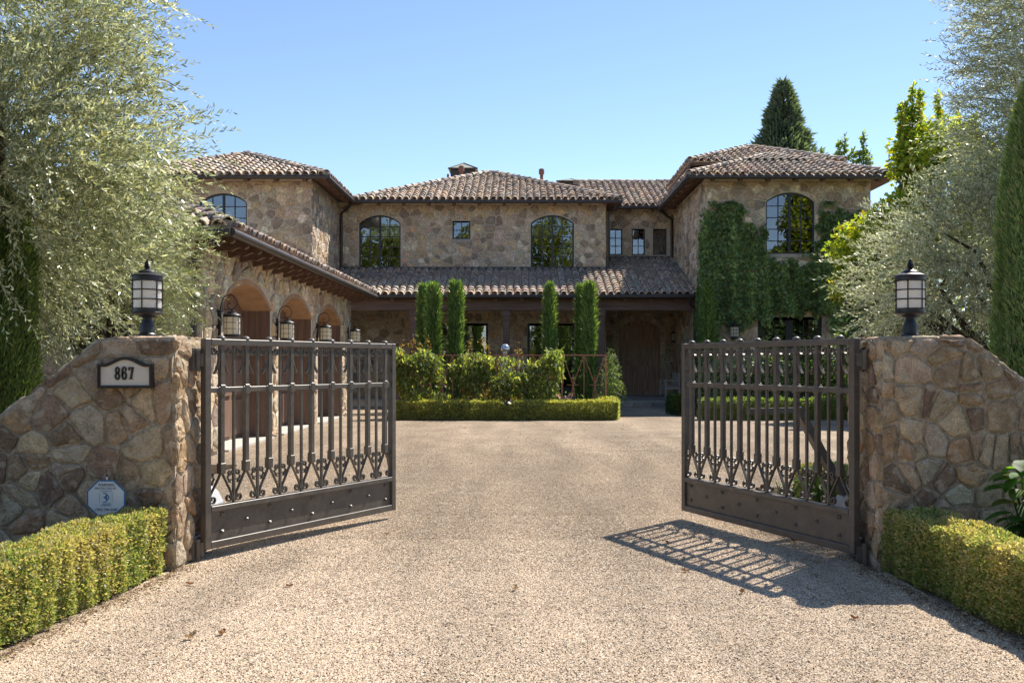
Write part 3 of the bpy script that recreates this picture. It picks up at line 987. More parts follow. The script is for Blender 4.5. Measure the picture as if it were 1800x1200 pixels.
# openings
W_A = arch_poly(-6.87, -5.13, 5.59, 7.46, 7.80)
W_B = arch_poly(.31, 2.115, 5.59, 7.46, 7.80)
W_S = rect(-2.97, -2.21, 6.80, 7.56)
F_A = rect(-3.45, -1.47, .26, 3.28)
F_B = rect(.17, 2.14, .26, 3.28)
mb = MB(); panel(mb, fM, rect(XL, XM, 0, ZE), [W_A, W_B, W_S, F_A, F_B], .2)
wall_main = mb.build('main_wall', MAT['mortar'], house)
HS.lay(wall_main, fM, rect(XL, XM, 5.40, 8.22), [W_A, W_B, W_S], .27, .022, 11, .035, HOUSE_PAL, weight=1.3)
HS.lay(wall_main, fM, rect(XL, XM, .26, 4.9), [F_A, F_B], .30, .022, 12, .035, HOUSE_PAL, weight=.25)

W_L = arch_poly(-11.8, -10.06, 5.59, 7.46, 7.80)
mb = MB(); panel(mb, fW, rect(-14.1, XL, 0, ZE), [W_L], .2)
wall_left = mb.build('wing_front_wall', MAT['mortar'], house)
HS.lay(wall_left, fW, rect(-12.6, XL, 4.0, 8.22), [W_L], .27, .022, 13, .035, HOUSE_PAL, weight=1.3)
HS.lay(wall_left, fW, rect(-14.1, -12.6, 4.0, 8.22), [], .45, .028, 14, .035, HOUSE_PAL, weight=.1)
f = right_face(XL)
mb = MB(); panel(mb, f, rect(YW, YM, 0, ZE))
w = mb.build('wing_side_wall', MAT['mortar'], house)
HS.lay(w, f, rect(YW, YM, 3.6, 8.22), [], .27, .022, 15, .04, HOUSE_PAL, weight=1.0)

R1 = rect(3.76, 4.34, 6.36, 7.50); R2 = rect(4.76, 5.33, 6.36, 7.50); R3 = rect(5.68, 6.28, 6.36, 7.50)
D_F = arch_poly(4.19, 5.98, .26, 3.12, 3.50)
mb = MB(); panel(mb, fR, rect(XM, XR, 0, ZE + .3), [R1, R2, R3, D_F], .22)
wall_rec = mb.build('recessed_wall', MAT['mortar'], house)
HS.lay(wall_rec, fR, rect(XM, XR, 6.1, 8.45), [R1, R2, R3], .265, .022, 16, .035, HOUSE_PAL, weight=1.2)
D_out = arch_poly(3.97, 6.20, .26, 3.16, 3.72)
HS.lay(wall_rec, fR, rect(XM, XR, .26, 5.5), [D_out], .27, .022, 17, .035, HOUSE_PAL, weight=.6)
# dressed stone round the front door
nseg = len(D_F)
mb = MB()
for i in range(1, nseg):
    a, b = D_F[i], D_F[(i + 1) % nseg]; c, d = D_out[i], D_out[(i + 1) % nseg]
    if i in (1, nseg - 1):
        for k in range(5):
            t0, t1 = k / 5 + .008, (k + 1) / 5 - .008
            L2 = lambda p, q, t: (p[0] + (q[0] - p[0]) * t, p[1] + (q[1] - p[1]) * t)
            mb.prism([L2(a, b, t0), L2(c, d, t0), L2(c, d, t1), L2(a, b, t1)], fR, -.1, .03 + .01 * (k % 2), pal_pick([((.64, .54, .42), 1), ((.58, .47, .36), 1), ((.68, .58, .47), 1)], rnd))
    else:
        mb.prism([a, c, d, b], fR, -.1, .035, pal_pick([((.64, .54, .42), 1), ((.58, .47, .36), 1), ((.68, .58, .47), 1)], rnd))
mb.build('door_surround', MAT['stone'], house)
mb = MB(); panel(mb, right_face(XM), rect(YM, YR, 0, ZE))
mb.build('main_side_wall', MAT['mortar'], house)

W_R = arch_poly(8.82, 10.60, 5.59, 7.48, 7.83)
F_R = rect(8.53, 10.87, .12, 3.30)
mb = MB(); panel(mb, fW, rect(XR, 12.63, 0, ZE), [W_R, F_R], .2)
wall_right = mb.build('wing_front_wall', MAT['mortar'], house)
HS.lay(wall_right, fW, rect(XR, 12.63, 5.0, 8.22), [W_R], .27, .022, 18, .035, HOUSE_PAL, weight=1.25)
HS.lay(wall_right, fW, rect(XR, 12.63, .2, 5.0), [F_R], .30, .022, 19, .035, HOUSE_PAL, weight=.5)
f = left_face(XR)
mb = MB(); panel(mb, f, rect(-YR, -YW, 0, ZE))
w = mb.build('wing_side_wall', MAT['mortar'], house)
HS.lay(w, f, rect(-YR, -YW, .3, 8.22), [], .29, .022, 20, .04, HOUSE_PAL, weight=1.0)
# rear and outer walls close the house
mb = MB()
mb.add([(-14.1, 51, 0), (12.63, 51, 0), (12.63, 51, ZE), (-14.1, 51, ZE)], [(0, 1, 2, 3)])
mb.add([(-14.1, YW, 0), (-14.1, 51, 0), (-14.1, 51, ZE), (-14.1, YW, ZE)], [(0, 1, 2, 3)])
mb.add([(12.63, YW, 0), (12.63, 51, 0), (12.63, 51, ZE), (12.63, YW, ZE)], [(0, 1, 2, 3)])
mb.build('outer_wall', MAT['mortar'], house)

# roofs
SL = .39
def hip_front(x0, x1, y0, ze, yback, wgt, left=True, right=True, lt=False, rt=False, pyramid=False, pal=TILE_PAL):
    w = (x1 - x0) / 2; zp = ze + SL * w; xp = (x0 + x1) / 2; yp = y0 + w
    yb = yback
    A, B, C = (x0, y0, ze), (x1, y0, ze), (xp, yp, zp)
    ro = roof_face(house, HT, [A, B, C], pal=pal, weight=wgt)
    if pyramid:
        yb = y0 + 2 * w
        rl = roof_face(house, HT, [(x0, yb, ze), A, C], tiles=lt, weight=wgt * .3)
        rr = roof_face(house, HT, [B, (x1, yb, ze), C], tiles=rt, weight=wgt * .3)
        roof_face(house, HT, [(x1, yb, ze), (x0, yb, ze), C], tiles=False)
    else:
        rl = roof_face(house, HT, [(x0, yb, ze), A, C, (xp, yb, zp)], tiles=lt, weight=wgt * .3)
        rr = roof_face(house, HT, [B, (x1, yb, ze), (xp, yb, zp), C], tiles=rt, weight=wgt * .3)
        HT.ridge(ro, C, (xp, yb, zp), weight=.1)
    HT.ridge(ro, A, C, weight=wgt); HT.ridge(ro, B, C, weight=wgt)
    return C
hip_front(-14.8, -7.02, 34.95, ZE, 51, .6, rt=True)
C = hip_front(-7.02, 3.96, 40.25, ZE, 51, .8, pyramid=True, pal=DARK_PAL + TILE_PAL)
hip_front(5.90, 13.33, 34.95, ZE, 51, .6, lt=True)
# small raised roof on the right wing, on a low upstand
hip_front(6.34, 12.24, 37.3, 9.28, 43.2, .6, pyramid=True, lt=True)
mb = MB(); mb.box((6.95, 37.9, 8.5), (11.6, 42.6, 9.33)); mb.build('roof_upstand', MAT['timber_dark'], house)
# roof over the recessed bay
yr = 47.0; zr = 8.40 + SL * (yr - 42.3)
ro = roof_face(house, HT, [(2.6, 42.3, 8.40), (8.6, 42.3, 8.40), (8.6, yr, zr), (2.6, yr, zr)], weight=.8)
roof_face(house, HT, [(8.6, 52, 8.3), (2.6, 52, 8.3), (2.6, yr, zr), (8.6, yr, zr)], tiles=False)
HT.ridge(ro, (2.4, yr, zr), (8.6, yr, zr), weight=.8)
# porch roof
PY, PZ0, PS = 37.0, 4.20, .325
porch = roof_face(house, HT, [(XL, PY, PZ0), (XM, PY, PZ0), (XM, YM, PZ0 + PS * (YM - PY)), (XL, YM, PZ0 + PS * (YM - PY))], name='porch_roof', pal=DARK_PAL, weight=3)
porch2 = roof_face(house, HT, [(XM, PY, PZ0), (XR + .02, PY, PZ0), (XR + .02, YR, PZ0 + PS * (YR - PY)), (XM, YR, PZ0 + PS * (YR - PY))], name='porch_roof', pal=DARK_PAL, weight=3)
# flashing where the porch roof meets the walls
mb = MB(); mb.box((XL, YM - .10, PZ0 + PS * 4 + .0), (XM + .02, YM - .005, PZ0 + PS * 4 + .13)); mb.box((XM, YR - .10, PZ0 + PS * 6), (XR, YR - .005, PZ0 + PS * 6 + .13))
mb.build('flashing', MAT['gutter'], house)

gz = ZE - .09
gutter(house, (-14.8, 34.88, gz), (-6.95, 34.88, gz)); gutter(house, (-6.95, 34.88, gz), (-6.95, 40.2, gz))
gutter(house, (-6.95, 40.17, gz), (3.98, 40.17, gz)); gutter(house, (3.98, 40.17, gz), (3.98, 42.3, gz))
gutter(house, (4.0, 42.22, gz + .08), (6.0, 42.22, gz + .08))
gutter(house, (5.83, 34.88, gz), (13.4, 34.88, gz)); gutter(house, (5.83, 34.88, gz), (5.83, 42.3, gz))
gutter(house, (XL, 36.93, PZ0 - .07), (XR - .02, 36.93, PZ0 - .07))
rafters(house, (-14.6, 34.95, ZE), (-7.3, 34.95, ZE), (0, 1, 0)); rafters(house, (-7.02, 35.4, ZE), (-7.02, 40.0, ZE), (-1, 0, 0), w=.2)
rafters(house, (-6.5, 40.25, ZE), (3.9, 40.25, ZE), (0, 1, 0)); rafters(house, (4.1, 42.3, 8.4), (6.1, 42.3, 8.4), (0, 1, 0))
rafters(house, (6.3, 34.95, ZE), (13.2, 34.95, ZE), (0, 1, 0)); rafters(house, (5.90, 35.6, ZE), (5.90, 42.0, ZE), (1, 0, 0), w=.2)
rafters(house, (XL + .3, PY, PZ0), (XR - .3, PY, PZ0), (0, 1, 0), length=.55, slope=PS)
# porch beam, posts, floor
mb = MB(); mb.box((XL + .01, 37.40, 3.62), (XR - .01, 37.66, 4.08), bev=.02); mb.build('porch_beam', MAT['timber'], house)
for x in (-4.2, -.65, 2.98):
    mb = MB(); mb.box((x - .13, 37.41, .26), (x + .13, 37.65, 3.63), bev=.02); mb.box((x - .17, 37.39, 3.40), (x + .17, 37.67, 3.62), bev=.02)
    mb.build('porch_post', MAT['timber'], house)
mb = MB(); mb.box((XL, 37.2, -.05), (XM, YM, .235)); mb.box((XM + .002, 37.2, -.05), (XR, YR, .235))
pf = mb.build('porch_floor', MAT['concrete'], house)
x = -6.6
k = 0
while x < XR - .2:                     # paving slabs of the porch edge and step
    wv = .7 + .5 * rnd.random(); x1 = min(x + wv, XR - .01)
    mb = MB(); mb.box((x + .008, 37.15, .236), (x1 - .008, 37.9 + .3 * rnd.random(), .262), pal_pick([((.25, .235, .22), 1), ((.30, .27, .24), 1), ((.21, .19, .18), 1)], rnd), bev=.006)
    mb.build('paving_slab', MAT['paving'], pf)
    mb = MB(); mb.box((x + .006, 36.72, -.03), (x1 - .006, 37.14, .13 + .006 * rnd.random()), pal_pick([((.27, .25, .23), 1), ((.31, .27, .23), 1), ((.22, .20, .19), 1)], rnd), bev=.012)
    if x > 2.2: mb.build('step_stone', MAT['paving'], pf)
    x = x1

# windows and doors of the house
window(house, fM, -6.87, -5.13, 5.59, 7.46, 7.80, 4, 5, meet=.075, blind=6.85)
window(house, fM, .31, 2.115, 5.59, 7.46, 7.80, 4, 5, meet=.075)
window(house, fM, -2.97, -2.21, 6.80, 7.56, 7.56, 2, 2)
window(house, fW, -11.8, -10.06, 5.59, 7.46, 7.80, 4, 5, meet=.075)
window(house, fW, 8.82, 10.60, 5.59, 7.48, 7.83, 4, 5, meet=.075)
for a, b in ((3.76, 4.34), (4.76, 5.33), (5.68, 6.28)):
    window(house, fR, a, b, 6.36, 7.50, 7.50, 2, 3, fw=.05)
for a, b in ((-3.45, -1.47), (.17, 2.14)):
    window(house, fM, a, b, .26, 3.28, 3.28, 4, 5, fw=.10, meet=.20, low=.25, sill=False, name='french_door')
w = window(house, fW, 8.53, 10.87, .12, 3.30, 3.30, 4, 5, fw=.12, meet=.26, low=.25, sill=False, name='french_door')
for a, b in ((8.66, 8.95), (10.42, 10.74)):
    mb = MB(); vs = []; n = 12
    for k in range(n + 1):
        u = a + (b - a) * k / n
        for z in (.3, 3.2): vs.append((u, YW + .24 + .03 * math.sin(k * 2.4), z))
    mb.add(vs, [(2 * k, 2 * k + 2, 2 * k + 3, 2 * k + 1) for k in range(n)])
    mb.build('curtain', MAT['blind'], w)

# front door: arched plank door with nail heads
DY = YR + .12
fd = front_frame(DY)
mb = MB()
mb.prism(arch_poly(4.20, 5.97, .255, 3.12, 3.49), fd, -.08, 0)
door = mb.build('front_door', MAT['frontdoor'], house)
mb = MB(); mb.ring(arch_poly(4.20, 5.97, .262, 3.12, 3.49), arch_poly(4.36, 5.81, .42, 3.10, 3.33), fd, 0, .05)
mb.prism(rect(4.36, 5.81, 1.52, 1.74), fd, .001, .05); mb.prism(rect(4.99, 5.18, .42, 1.52), fd, .001, .048)
mb.build('door_rail', MAT['frontdoor'], door)
for k in range(6):
    a = 4.37 + k * 1.43 / 6; b = a + 1.43 / 6 - .012
    t = min(arch_top(a, 4.36, 5.81, 3.10, 3.33), arch_top(b, 4.36, 5.81, 3.10, 3.33))
    mb = MB(); mb.prism(rect(a, b, 1.75, t), fd, .002, .022); mb.build('plank', MAT['frontdoor'], door)
for x0, x1 in ((4.38, 4.97), (5.20, 5.79)):
    for k in range(3):
        a = x0 + k * (x1 - x0) / 3
        mb = MB(); mb.prism(rect(a, a + (x1 - x0) / 3 - .012, .44, 1.50), fd, .002, .022); mb.build('plank', MAT['frontdoor'], door)
mb = MB()
for k in range(6):
    u = 4.37 + (k + .5) * 1.43 / 6
    for z in (1.84, 3.02): mb.lathe([(.02, 0), (.014, .012)], 6, (u, DY - .03, z - .006))
for x0, x1 in ((4.38, 4.97), (5.20, 5.79)):
    for k in range(3):
        u = x0 + (k + .5) * (x1 - x0) / 3
        for z in (.54, 1.40): mb.lathe([(.02, 0), (.014, .012)], 6, (u, DY - .03, z - .006))
mb.build('nail_heads', MAT['black'], door, kind='stuff')
mb = MB(); mb.box((4.235, DY - .10, 1.25), (4.28, DY - .04, 1.62)); mb.box((4.22, DY - .06, 1.2), (4.30, DY - .045, 1.67)); mb.build('door_handle', MAT['black'], door)

# downpipes
def downpipe(owner, pts, r=.055):
    mb = MB(); mb.tube(pts, r, 10); o = mb.build('downpipe', MAT['gutter'], owner); smooth_by_angle(o)
downpipe(house, [(-6.95, 40.1, gz), (-7.3, 40.5, 7.95), (-7.58, 40.88, 7.85), (-7.58, 40.88, 5.55)])
downpipe(house, [(3.9, 40.2, gz), (3.75, 40.7, 7.95), (3.53, 40.93, 7.85), (3.53, 40.93, 5.5)])
downpipe(house, [(5.85, 42.15, gz), (6.2, 42.5, 8.0), (6.48, 42.88, 7.9), (6.48, 42.88, 6.05)])
downpipe(house, [(6.2, 36.93, 4.10), (6.3, 37.0, 3.85), (6.42, 37.2, 3.75), (6.50, 37.3, 3.7), (6.50, 37.3, .2)])

# chimney cap and vents behind the ridge
def chimney(x, y, w, z0, z1, z2):
    mb = MB(); mb.box((x - w * .84, y - w * .84, z0), (x + w * .84, y + w * .84, z1))
    ch = mb.build('chimney', MAT['bronze'], house)
    mb = MB(); mb.add([(x - w, y - w, z1), (x + w, y - w, z1), (x + w, y + w, z1), (x - w, y + w, z1), (x, y, z2), ], [(0, 1, 4), (1, 2, 4), (2, 3, 4), (3, 0, 4), (3, 2, 1, 0)])
    mb.build('chimney_cap', MAT['capmetal'], ch)
    mb = MB()
    for a, b in (((x - w, y - w, z1), (x, y, z2)), ((x + w, y - w, z1), (x, y, z2)), ((x - w, y - w, z1), (x + w, y - w, z1))):
        mb.tube([a, b], .035, 6)
    mb.build('cap_edge', MAT['bronze'], ch)
Yc = 49.0
chimney(PX(815, Yc), Yc, .72, 8.8, PZ(301, Yc), PZ(287, Yc))
Yc = 50.5
chimney(PX(1003, Yc), Yc, .75, 8.8, PZ(323, Yc), PZ(315, Yc))
def vent(u, vt, vb, Y, r):
    x = PX(u, Y); zt, zb = PZ(vt, Y), PZ(vb, Y)
    mb = MB(); mb.lathe([(r * .62, zb - .6), (r * .62, zt - .26), (r, zt - .24), (r * 1.05, zt - .05), (r * .8, zt)], 12, (x, Y, 0))
    o = mb.build('roof_vent', MAT['vent'], house); smooth_by_angle(o)
vent(811, 292, 306, 45.5, .13); vent(952, 297, 318, 44.0, .12); vent(787.5, 306, 315, 44.5, .05)
HS.finish(house, MAT['stone']); HT.finish(house, MAT['tile'])

# ------------------------------------------------------------------ garage wing
garage = thing('garage_wing', 'low stone garage wing with arched openings and barrel tile roof', 'garage', (-9, 24, 0))
GS, GT = StoneBank(), TileBank(9)
GX, GY0, GY1 = -5.5, 16.8, 31.1
fG = right_face(GX)
ARCH = [(18.0, 21.3), (22.15, 25.4), (26.25, 29.5)]
holes = [arch_poly(a, b, .02, 2.75, 3.18, 14) for a, b in ARCH]
mb = MB(); panel(mb, fG, rect(GY0, GY1, 0, 3.95), holes, 0)
gw = mb.build('arcade_wall', MAT['mortar'], garage)
rings = [arch_poly(a - .13, b + .13, .0, 2.76, 3.30, 14) for a, b in ARCH]
GS.lay(gw, fG, rect(GY0, GY1, .02, 3.92), rings, .34, .026, 31, .04, HOUSE_PAL, weight=1.4, aspect=1.2)
for h, (a, b) in zip(holes, ARCH):
    n = len(h)
    mb = MB()
    # plastered reveal
    mb.add([fG(p[0], p[1], .012) for p in h] + [fG(p[0], p[1], -.62) for p in h], [(i, (i + 1) % n, n + (i + 1) % n, n + i) for i in range(2, n - 1)])
    o = arch_poly(a - .12, b + .12, .0, 2.76, 3.29, 14)
    mb.add([fG(p[0], p[1], .012) for p in h[2:]] + [fG(p[0], p[1], .012) for p in o[2:]], [(i, i + 1, n - 2 + i + 1, n - 2 + i) for i in range(n - 3)])
    mb.build('arch_reveal', MAT['stucco'], garage)
    mb = MB(); mb.add([fG(p[0], p[1], -.60) for p in arch_poly(a, b, .02, 2.75, 3.18, 14)], [tuple(range(n))])
    for i in (1, n - 1):
        mb.add([fG(p[0], p[1], .0) for p in h] + [fG(p[0], p[1], -.62) for p in h], [(i, (i + 1) % n, n + (i + 1) % n, n + i)])
    gd = mb.build('garage_door', MAT['door'], garage)
    ww = (b - a) / 4
    for k in range(4):
        for z0, z1 in ((.12, .85), (.95, 1.7), (1.8, 2.6)):
            m2 = MB(); m2.prism(rect(a + k * ww + .09, a + (k + 1) * ww - .09, z0, z1), fG, -.595, -.55)
            m2.build('door_panel', MAT['door'], gd)
    mb = MB(); mb.prism(rect(a, b, -.03, .03), fG, -.62, .10); mb.build('threshold', MAT['concrete'], garage)
fF = front_frame(GY0)
mb = MB(); panel(mb, fF, rect(-13, GX, 0, 3.95)); gf = mb.build('end_wall', MAT['mortar'], garage)
GS.lay(gf, fF, rect(-8.6, GX, .02, 3.92), [], .40, .028, 33, .04, HOUSE_PAL, weight=.8)
GS.lay(gf, fF, rect(-13, -8.6, .02, 3.92), [], .45, .028, 34, .04, HOUSE_PAL, weight=.1)
mb = MB(); mb.add([(-13, GY0, 0), (-13, GY1, 0), (-13, GY1, 3.95), (-13, GY0, 3.95)], [(0, 1, 2, 3)])
mb.add([(-13, GY1, 0), (GX, GY1, 0), (GX, GY1, 3.95), (-13, GY1, 3.95)], [(0, 1, 2, 3)])
mb.build('rear_wall', MAT['mortar'], garage)
gx0, gx1, gy0, gy1, gze = -13.7, -4.82, 16.05, 31.75, 3.84
hw = (gx1 - gx0) / 2; gxp = (gx0 + gx1) / 2; gzp = gze + SL * hw
C0, C1 = (gxp, gy0 + hw, gzp), (gxp, gy1 - hw, gzp)
rf = roof_face(garage, GT, [(gx0, gy0, gze), (gx1, gy0, gze), C0], weight=.8, thick=.09)
rs = roof_face(garage, GT, [(gx1, gy0, gze), (gx1, gy1, gze), C1, C0], weight=1.6, thick=.09)
roof_face(garage, GT, [(gx1, gy1, gze), (gx0, gy1, gze), C1], tiles=False)
roof_face(garage, GT, [(gx0, gy1, gze), (gx0, gy0, gze), C0, C1], tiles=False)
GT.ridge(rf, (gx1, gy0, gze), C0, weight=1.5); GT.ridge(rf, (gx0, gy0, gze), C0, weight=.2); GT.ridge(rs, C0, C1, weight=.3); GT.ridge(rs, (gx1, gy1, gze), C1, weight=.3)
gutter(garage, (gx1 + .05, gy0 - .05, gze - .08), (gx1 + .05, gy1, gze - .08)); gutter(garage, (gx0, gy0 - .06, gze - .08), (gx1 + .05, gy0 - .06, gze - .08))
# scroll cut rafter tails along the arcade
for k in range(19):
    y = gy0 + .45 + k * .83
    prof = [(0.03, -.10), (.03, -.18), (.09, -.215), (.17, -.185), (.24, -.20), (.33, -.25), (.44, -.235), (.54, -.265), (.70, -.28), (.70, .16), (.3, .0)]
    mb = MB(); mb.prism([(a, b) for a, b in prof], Frame((gx1, y, gze), (-1, 0, 0), (0, 0, 1), (0, -1, 0)), -.055, .055)
    mb.build('rafter_tail', MAT['timber_dark'], garage)
rafters(garage, (gx0 + .3, gy0, gze), (gx1 - .5, gy0, gze), (0, 1, 0))
downpipe(garage, [(gx1 - .1, gy0 + .0, 3.75), (-5.45, 16.5, 3.5), (-5.62, 16.72, 3.4), (-5.62, 16.72, .05)], .05)
GS.finish(garage, MAT['stone']); GT.finish(garage, MAT['tile'])
# ------------------------------------------------------------------ rough stone gate walls
def gate_wall(side, label):
    s = side                                       # -1 left, +1 right
    xi = -2.72 if s < 0 else 2.79                  # face towards the drive
    y0, y1, zt = 7.66, 8.42, 1.815
    xk, slope, xlow = (.58, .785, 1.72) if s < 0 else (.69, .79, 1.85)
    zl = zt - slope * (xlow - xk)
    t = thing('gate_wall', label, 'wall', (xi + s * .6, (y0 + y1) / 2, 0), 'stone walls flanking the gate opening')
    X = lambda d: xi + s * d
    prof = [(0, -.05), (0, zt), (xk, zt), (xlow, zl), (4.0, zl), (4.0, -.05)]
    mb = MB()
    n = len(prof)
    vs = [(X(a), y0 + .004, b) for a, b in prof] + [(X(a), y1, b) for a, b in prof]
    tri = tessellate_polygon([[Vector((a, b, 0)) for a, b in prof]])
    mb.add(vs, [tuple(k) for k in tri] + [tuple(n + q for q in k) for k in tri] + [(i, (i + 1) % n, n + (i + 1) % n, n + i) for i in range(n)])
    body = mb.build('wall_core', MAT['near_mortar'], t)
    B = StoneBank()
    ff = front_frame(y0)
    big = [(X(0), 0), (X(xlow), 0), (X(xlow), zl), (X(xk), zt), (X(0), zt)]
    if s < 0: big = big[::-1]
    low = [(X(xlow), 0), (X(4.0), 0), (X(4.0), zl), (X(xlow), zl)]
    if s < 0: low = low[::-1]
    if area(big) < 0: big = big[::-1]
    if area(low) < 0: low = low[::-1]
    B.lay(body, ff, big, [], .190, .018, 41 if s < 0 else 52, .019, NEAR_PAL, near=True, aspect=1.4, drop=.2, fill=.4)
    B.lay(body, ff, low, [], .20, .022, 43 if s < 0 else 53, .022, NEAR_PAL, near=True)
    fi = right_face(xi) if s < 0 else left_face(xi)
    sh = rect(y0 - .02, y1, 0, zt) if s < 0 else rect(-y1, -y0 + .02, 0, zt)
    B.lay(body, fi, sh, [], .19, .02, 44 if s < 0 else 54, .022, NEAR_PAL, near=True, aspect=1.2)
    top = Frame((0, 0, zt), (1, 0, 0), (0, 1, 0), (0, 0, 1))
    a, b = sorted((X(0), X(xk)))
    B.lay(body, top, rect(a, b, y0 - .01, y1), [], .26, .022, 45, .018, NEAR_PAL, near=True)
    d = Vector((s * (xlow - xk), 0, zl - zt)); L = d.length; d.normalize()
    if s > 0: fs_ = Frame((X(xk), 0, zt), d, (0, 1, 0), d.cross(Vector((0, 1, 0))))
    else: fs_ = Frame((X(xlow), 0, zl), -d, (0, 1, 0), (-d).cross(Vector((0, 1, 0))))
    B.lay(body, fs_, rect(0, L, y0 - .01, y1), [], .26, .022, 46, .02, NEAR_PAL, near=True)
    bf = front_frame(y1); 
    B.finish(t, MAT['near_stone'])
    return t
gate_wall(-1, 'rough brown stone wall carrying the house number plaque, left of the open gates')
gate_wall(1, 'rough brown stone wall without a plaque, right of the open gates')

# ------------------------------------------------------------------ wrought iron gates
def spiral(cx, cy, r0, r1, a0, turns, n=16):
    return [(cx + (r0 + (r1 - r0) * k / n) * math.cos(a0 + turns * 2 * math.pi * k / n),
             cy + (r0 + (r1 - r0) * k / n) * math.sin(a0 + turns * 2 * math.pi * k / n)) for k in range(n + 1)]

def iron_gate(loc, rz, ys, label, sx):
    L = 2.565
    g = thing('iron_gate', label, 'gate', (loc[0], loc[1], 0), 'pair of iron drive gates', rz=rz, local=True)
    fr = lambda a, b, c: (a, -ys * c, b)            # c>0 is the outer, camera-facing side
    def bx(x0, x1, d, z0, z1, name, col=None, bev=.004, parent=None):
        mb = MB(); y = sorted((-ys * d[0], -ys * d[1])); mb.box((x0, y[0], z0), (x1, y[1], z1), bev=bev)
        return mb.build(name, MAT['gate'], parent or g)
    T = (-.031, .031)
    bx(.0, .062, T, .09, 1.822, 'hinge_stile'); bx(L - .062, L, T, .09, 1.822, 'latch_stile')
    bx(.064, L - .064, T, 1.768, 1.820, 'top_rail'); bx(.064, L - .064, T, .09, .150, 'bottom_rail')
    bx(.064, L - .064, (-.034, .034), .395, .440, 'lower_rail'); bx(.064, L - .064, (-.018, .018), 1.375, 1.420, 'middle_rail')
    kp = bx(.064, L - .064, (-.006, .006), .151, .394, 'kick_plate', bev=0)
    p0, dp = .197, .2766
    for k in range(9):
        x = p0 + k * dp
        bar = bx(x - .021, x + .021, (-.021, .021), .72, 1.767, 'thick_bar', bev=.003)
        bx(x - .0275, x + .0275, (-.0275, .0275), .695, .785, 'bar_block', parent=bar)
        mb = MB()
        mb.box((x - .028, -.028, 1.355), (x + .028, .028, 1.44), bev=.006); mb.box((x - .046, -.025, 1.370), (x + .046, .025, 1.425), bev=.006)
        mb.build('collar', MAT['gate'], bar)
        mb = MB(); mb.lathe([(.030, 0), (.036, .008), (.032, .020), (.018, .029), (.004, .032)], 12, (x, 0, 1.820))
        smooth_by_angle(mb.build('dome_cap', MAT['gate'], bar))
        for sg in (-1, 1):
            # top scrolls hugging the bar
            pth = spiral(x + sg * .086, 1.722, .010, .034, 0 if sg > 0 else math.pi, -1.25 * sg, 16)
            pth = [(a, b) for a, b in pth]
            ex, ey = pth[-1]
            tail = [(x + sg * .048, 1.735), (x + sg * .032, 1.70), (x + sg * .027, 1.66), (x + sg * .034, 1.61), (x + sg * .056, 1.565), (x + sg * .080, 1.530)]
            arc = spiral(x + sg * .086, 1.722, .012, .038, math.pi * (.5 if True else 0), 0, 1)
            sp = [(x + sg * (.086 - .0), 1.722)]
            sp = []
            for q in range(15):
                th = q / 14 * 2 * math.pi * 1.15
                rr = .010 + .028 * q / 14
                # ends at the side next to the bar, heading down
                ang = math.pi - (2 * math.pi * 1.15 - th) * 1.0
                sp.append((x + sg * (.086 + rr * math.cos(ang)), 1.724 - rr * math.sin(ang) * 1))
            mb = MB(); mb.strip(sp + tail[1:], fr, .026, .011); mb.build('top_scroll', MAT['gate'], g)
            # V scrolls at the foot
            xe = x + sg * dp / 2                       # neighbouring thin bar
            if k == 0 and sg < 0: xe = .064 - .018
            if k == 8 and sg > 0: xe = L - .064 + .018
            zz = .445
            bx_ = xe - sg * .019
            leg = [(x + sg * .012, .696), (x + sg * .05, .63), (bx_ - sg * .012, .53), (bx_ + sg * .002, .49)]
            cx, cy = bx_ - sg * .037, .488
            cur = []
            for q in range(15):
                ang = 0 - q / 14 * 2 * math.pi * 1.12
                rr = .037 - .026 * q / 14
                cur.append((cx + sg * rr * math.cos(ang), cy + rr * math.sin(ang)))
            mb = MB(); mb.strip(leg[:-1] + cur, fr, .024, .010); mb.build('foot_scroll', MAT['gate'], g)
            # C scroll between the diagonal and the thin bar
            cxx = bx_ - sg * .035
            cs = []
            for q in range(12):
                ang = .2 + (1 - q / 11) * 2 * math.pi * .95
                rr = .028 - .018 * (1 - q / 11)
                cs.append((cxx + sg * .012 + rr * math.cos(math.pi - ang) * sg * -1 * -1, .690 + rr * math.sin(ang)))
            up = [(cxx + sg * (.012 + r_ * math.cos(a_)), .690 + r_ * math.sin(a_)) for a_, r_ in [(-.3 - q * .55, .010 + .0017 * q) for q in range(11)][::1]]
            dn = [(cxx + sg * (.016 + r_ * math.cos(a_)), .628 + r_ * math.sin(a_)) for a_, r_ in [(.3 + q * .55, .008 + .0012 * q) for q in range(9)]]
            mb = MB(); mb.strip(up, fr, .020, .008); mb.strip(dn, fr, .020, .008)
            mb.strip([up[-1], (cxx - sg * .018, .66), dn[-1]], fr, .020, .008)
            mb.build('small_scroll', MAT['gate'], g)
        rz_ = (.360, .215) if k % 2 == 0 else (.285,)
        for z in rz_:
            mb = MB()
            for sg in (1, -1):
                mb.add([fr(x + a, z + b, sg * c) for a, b, c in ((-.015, -.015, .006), (.015, -.015, .006), (.015, .015, .006), (-.015, .015, .006), (-.015, -.015, .014), (.015, -.015, .014), (.015, .015, .014), (-.015, .015, .014), (0, 0, .030))],
                       [(0, 1, 5, 4), (1, 2, 6, 5), (2, 3, 7, 6), (3, 0, 4, 7), (4, 5, 8), (5, 6, 8), (6, 7, 8), (7, 4, 8)])
            mb.build('stud', MAT['gate'], kp)
        if k < 8:
            xt = x + dp / 2
            bx(xt - .0115, xt + .0115, (-.0115, .0115), .441, 1.374, 'thin_bar', bev=.002)
            bx(xt - .0115, xt + .0115, (-.0115, .0115), 1.421, 1.767, 'thin_bar', bev=.002)
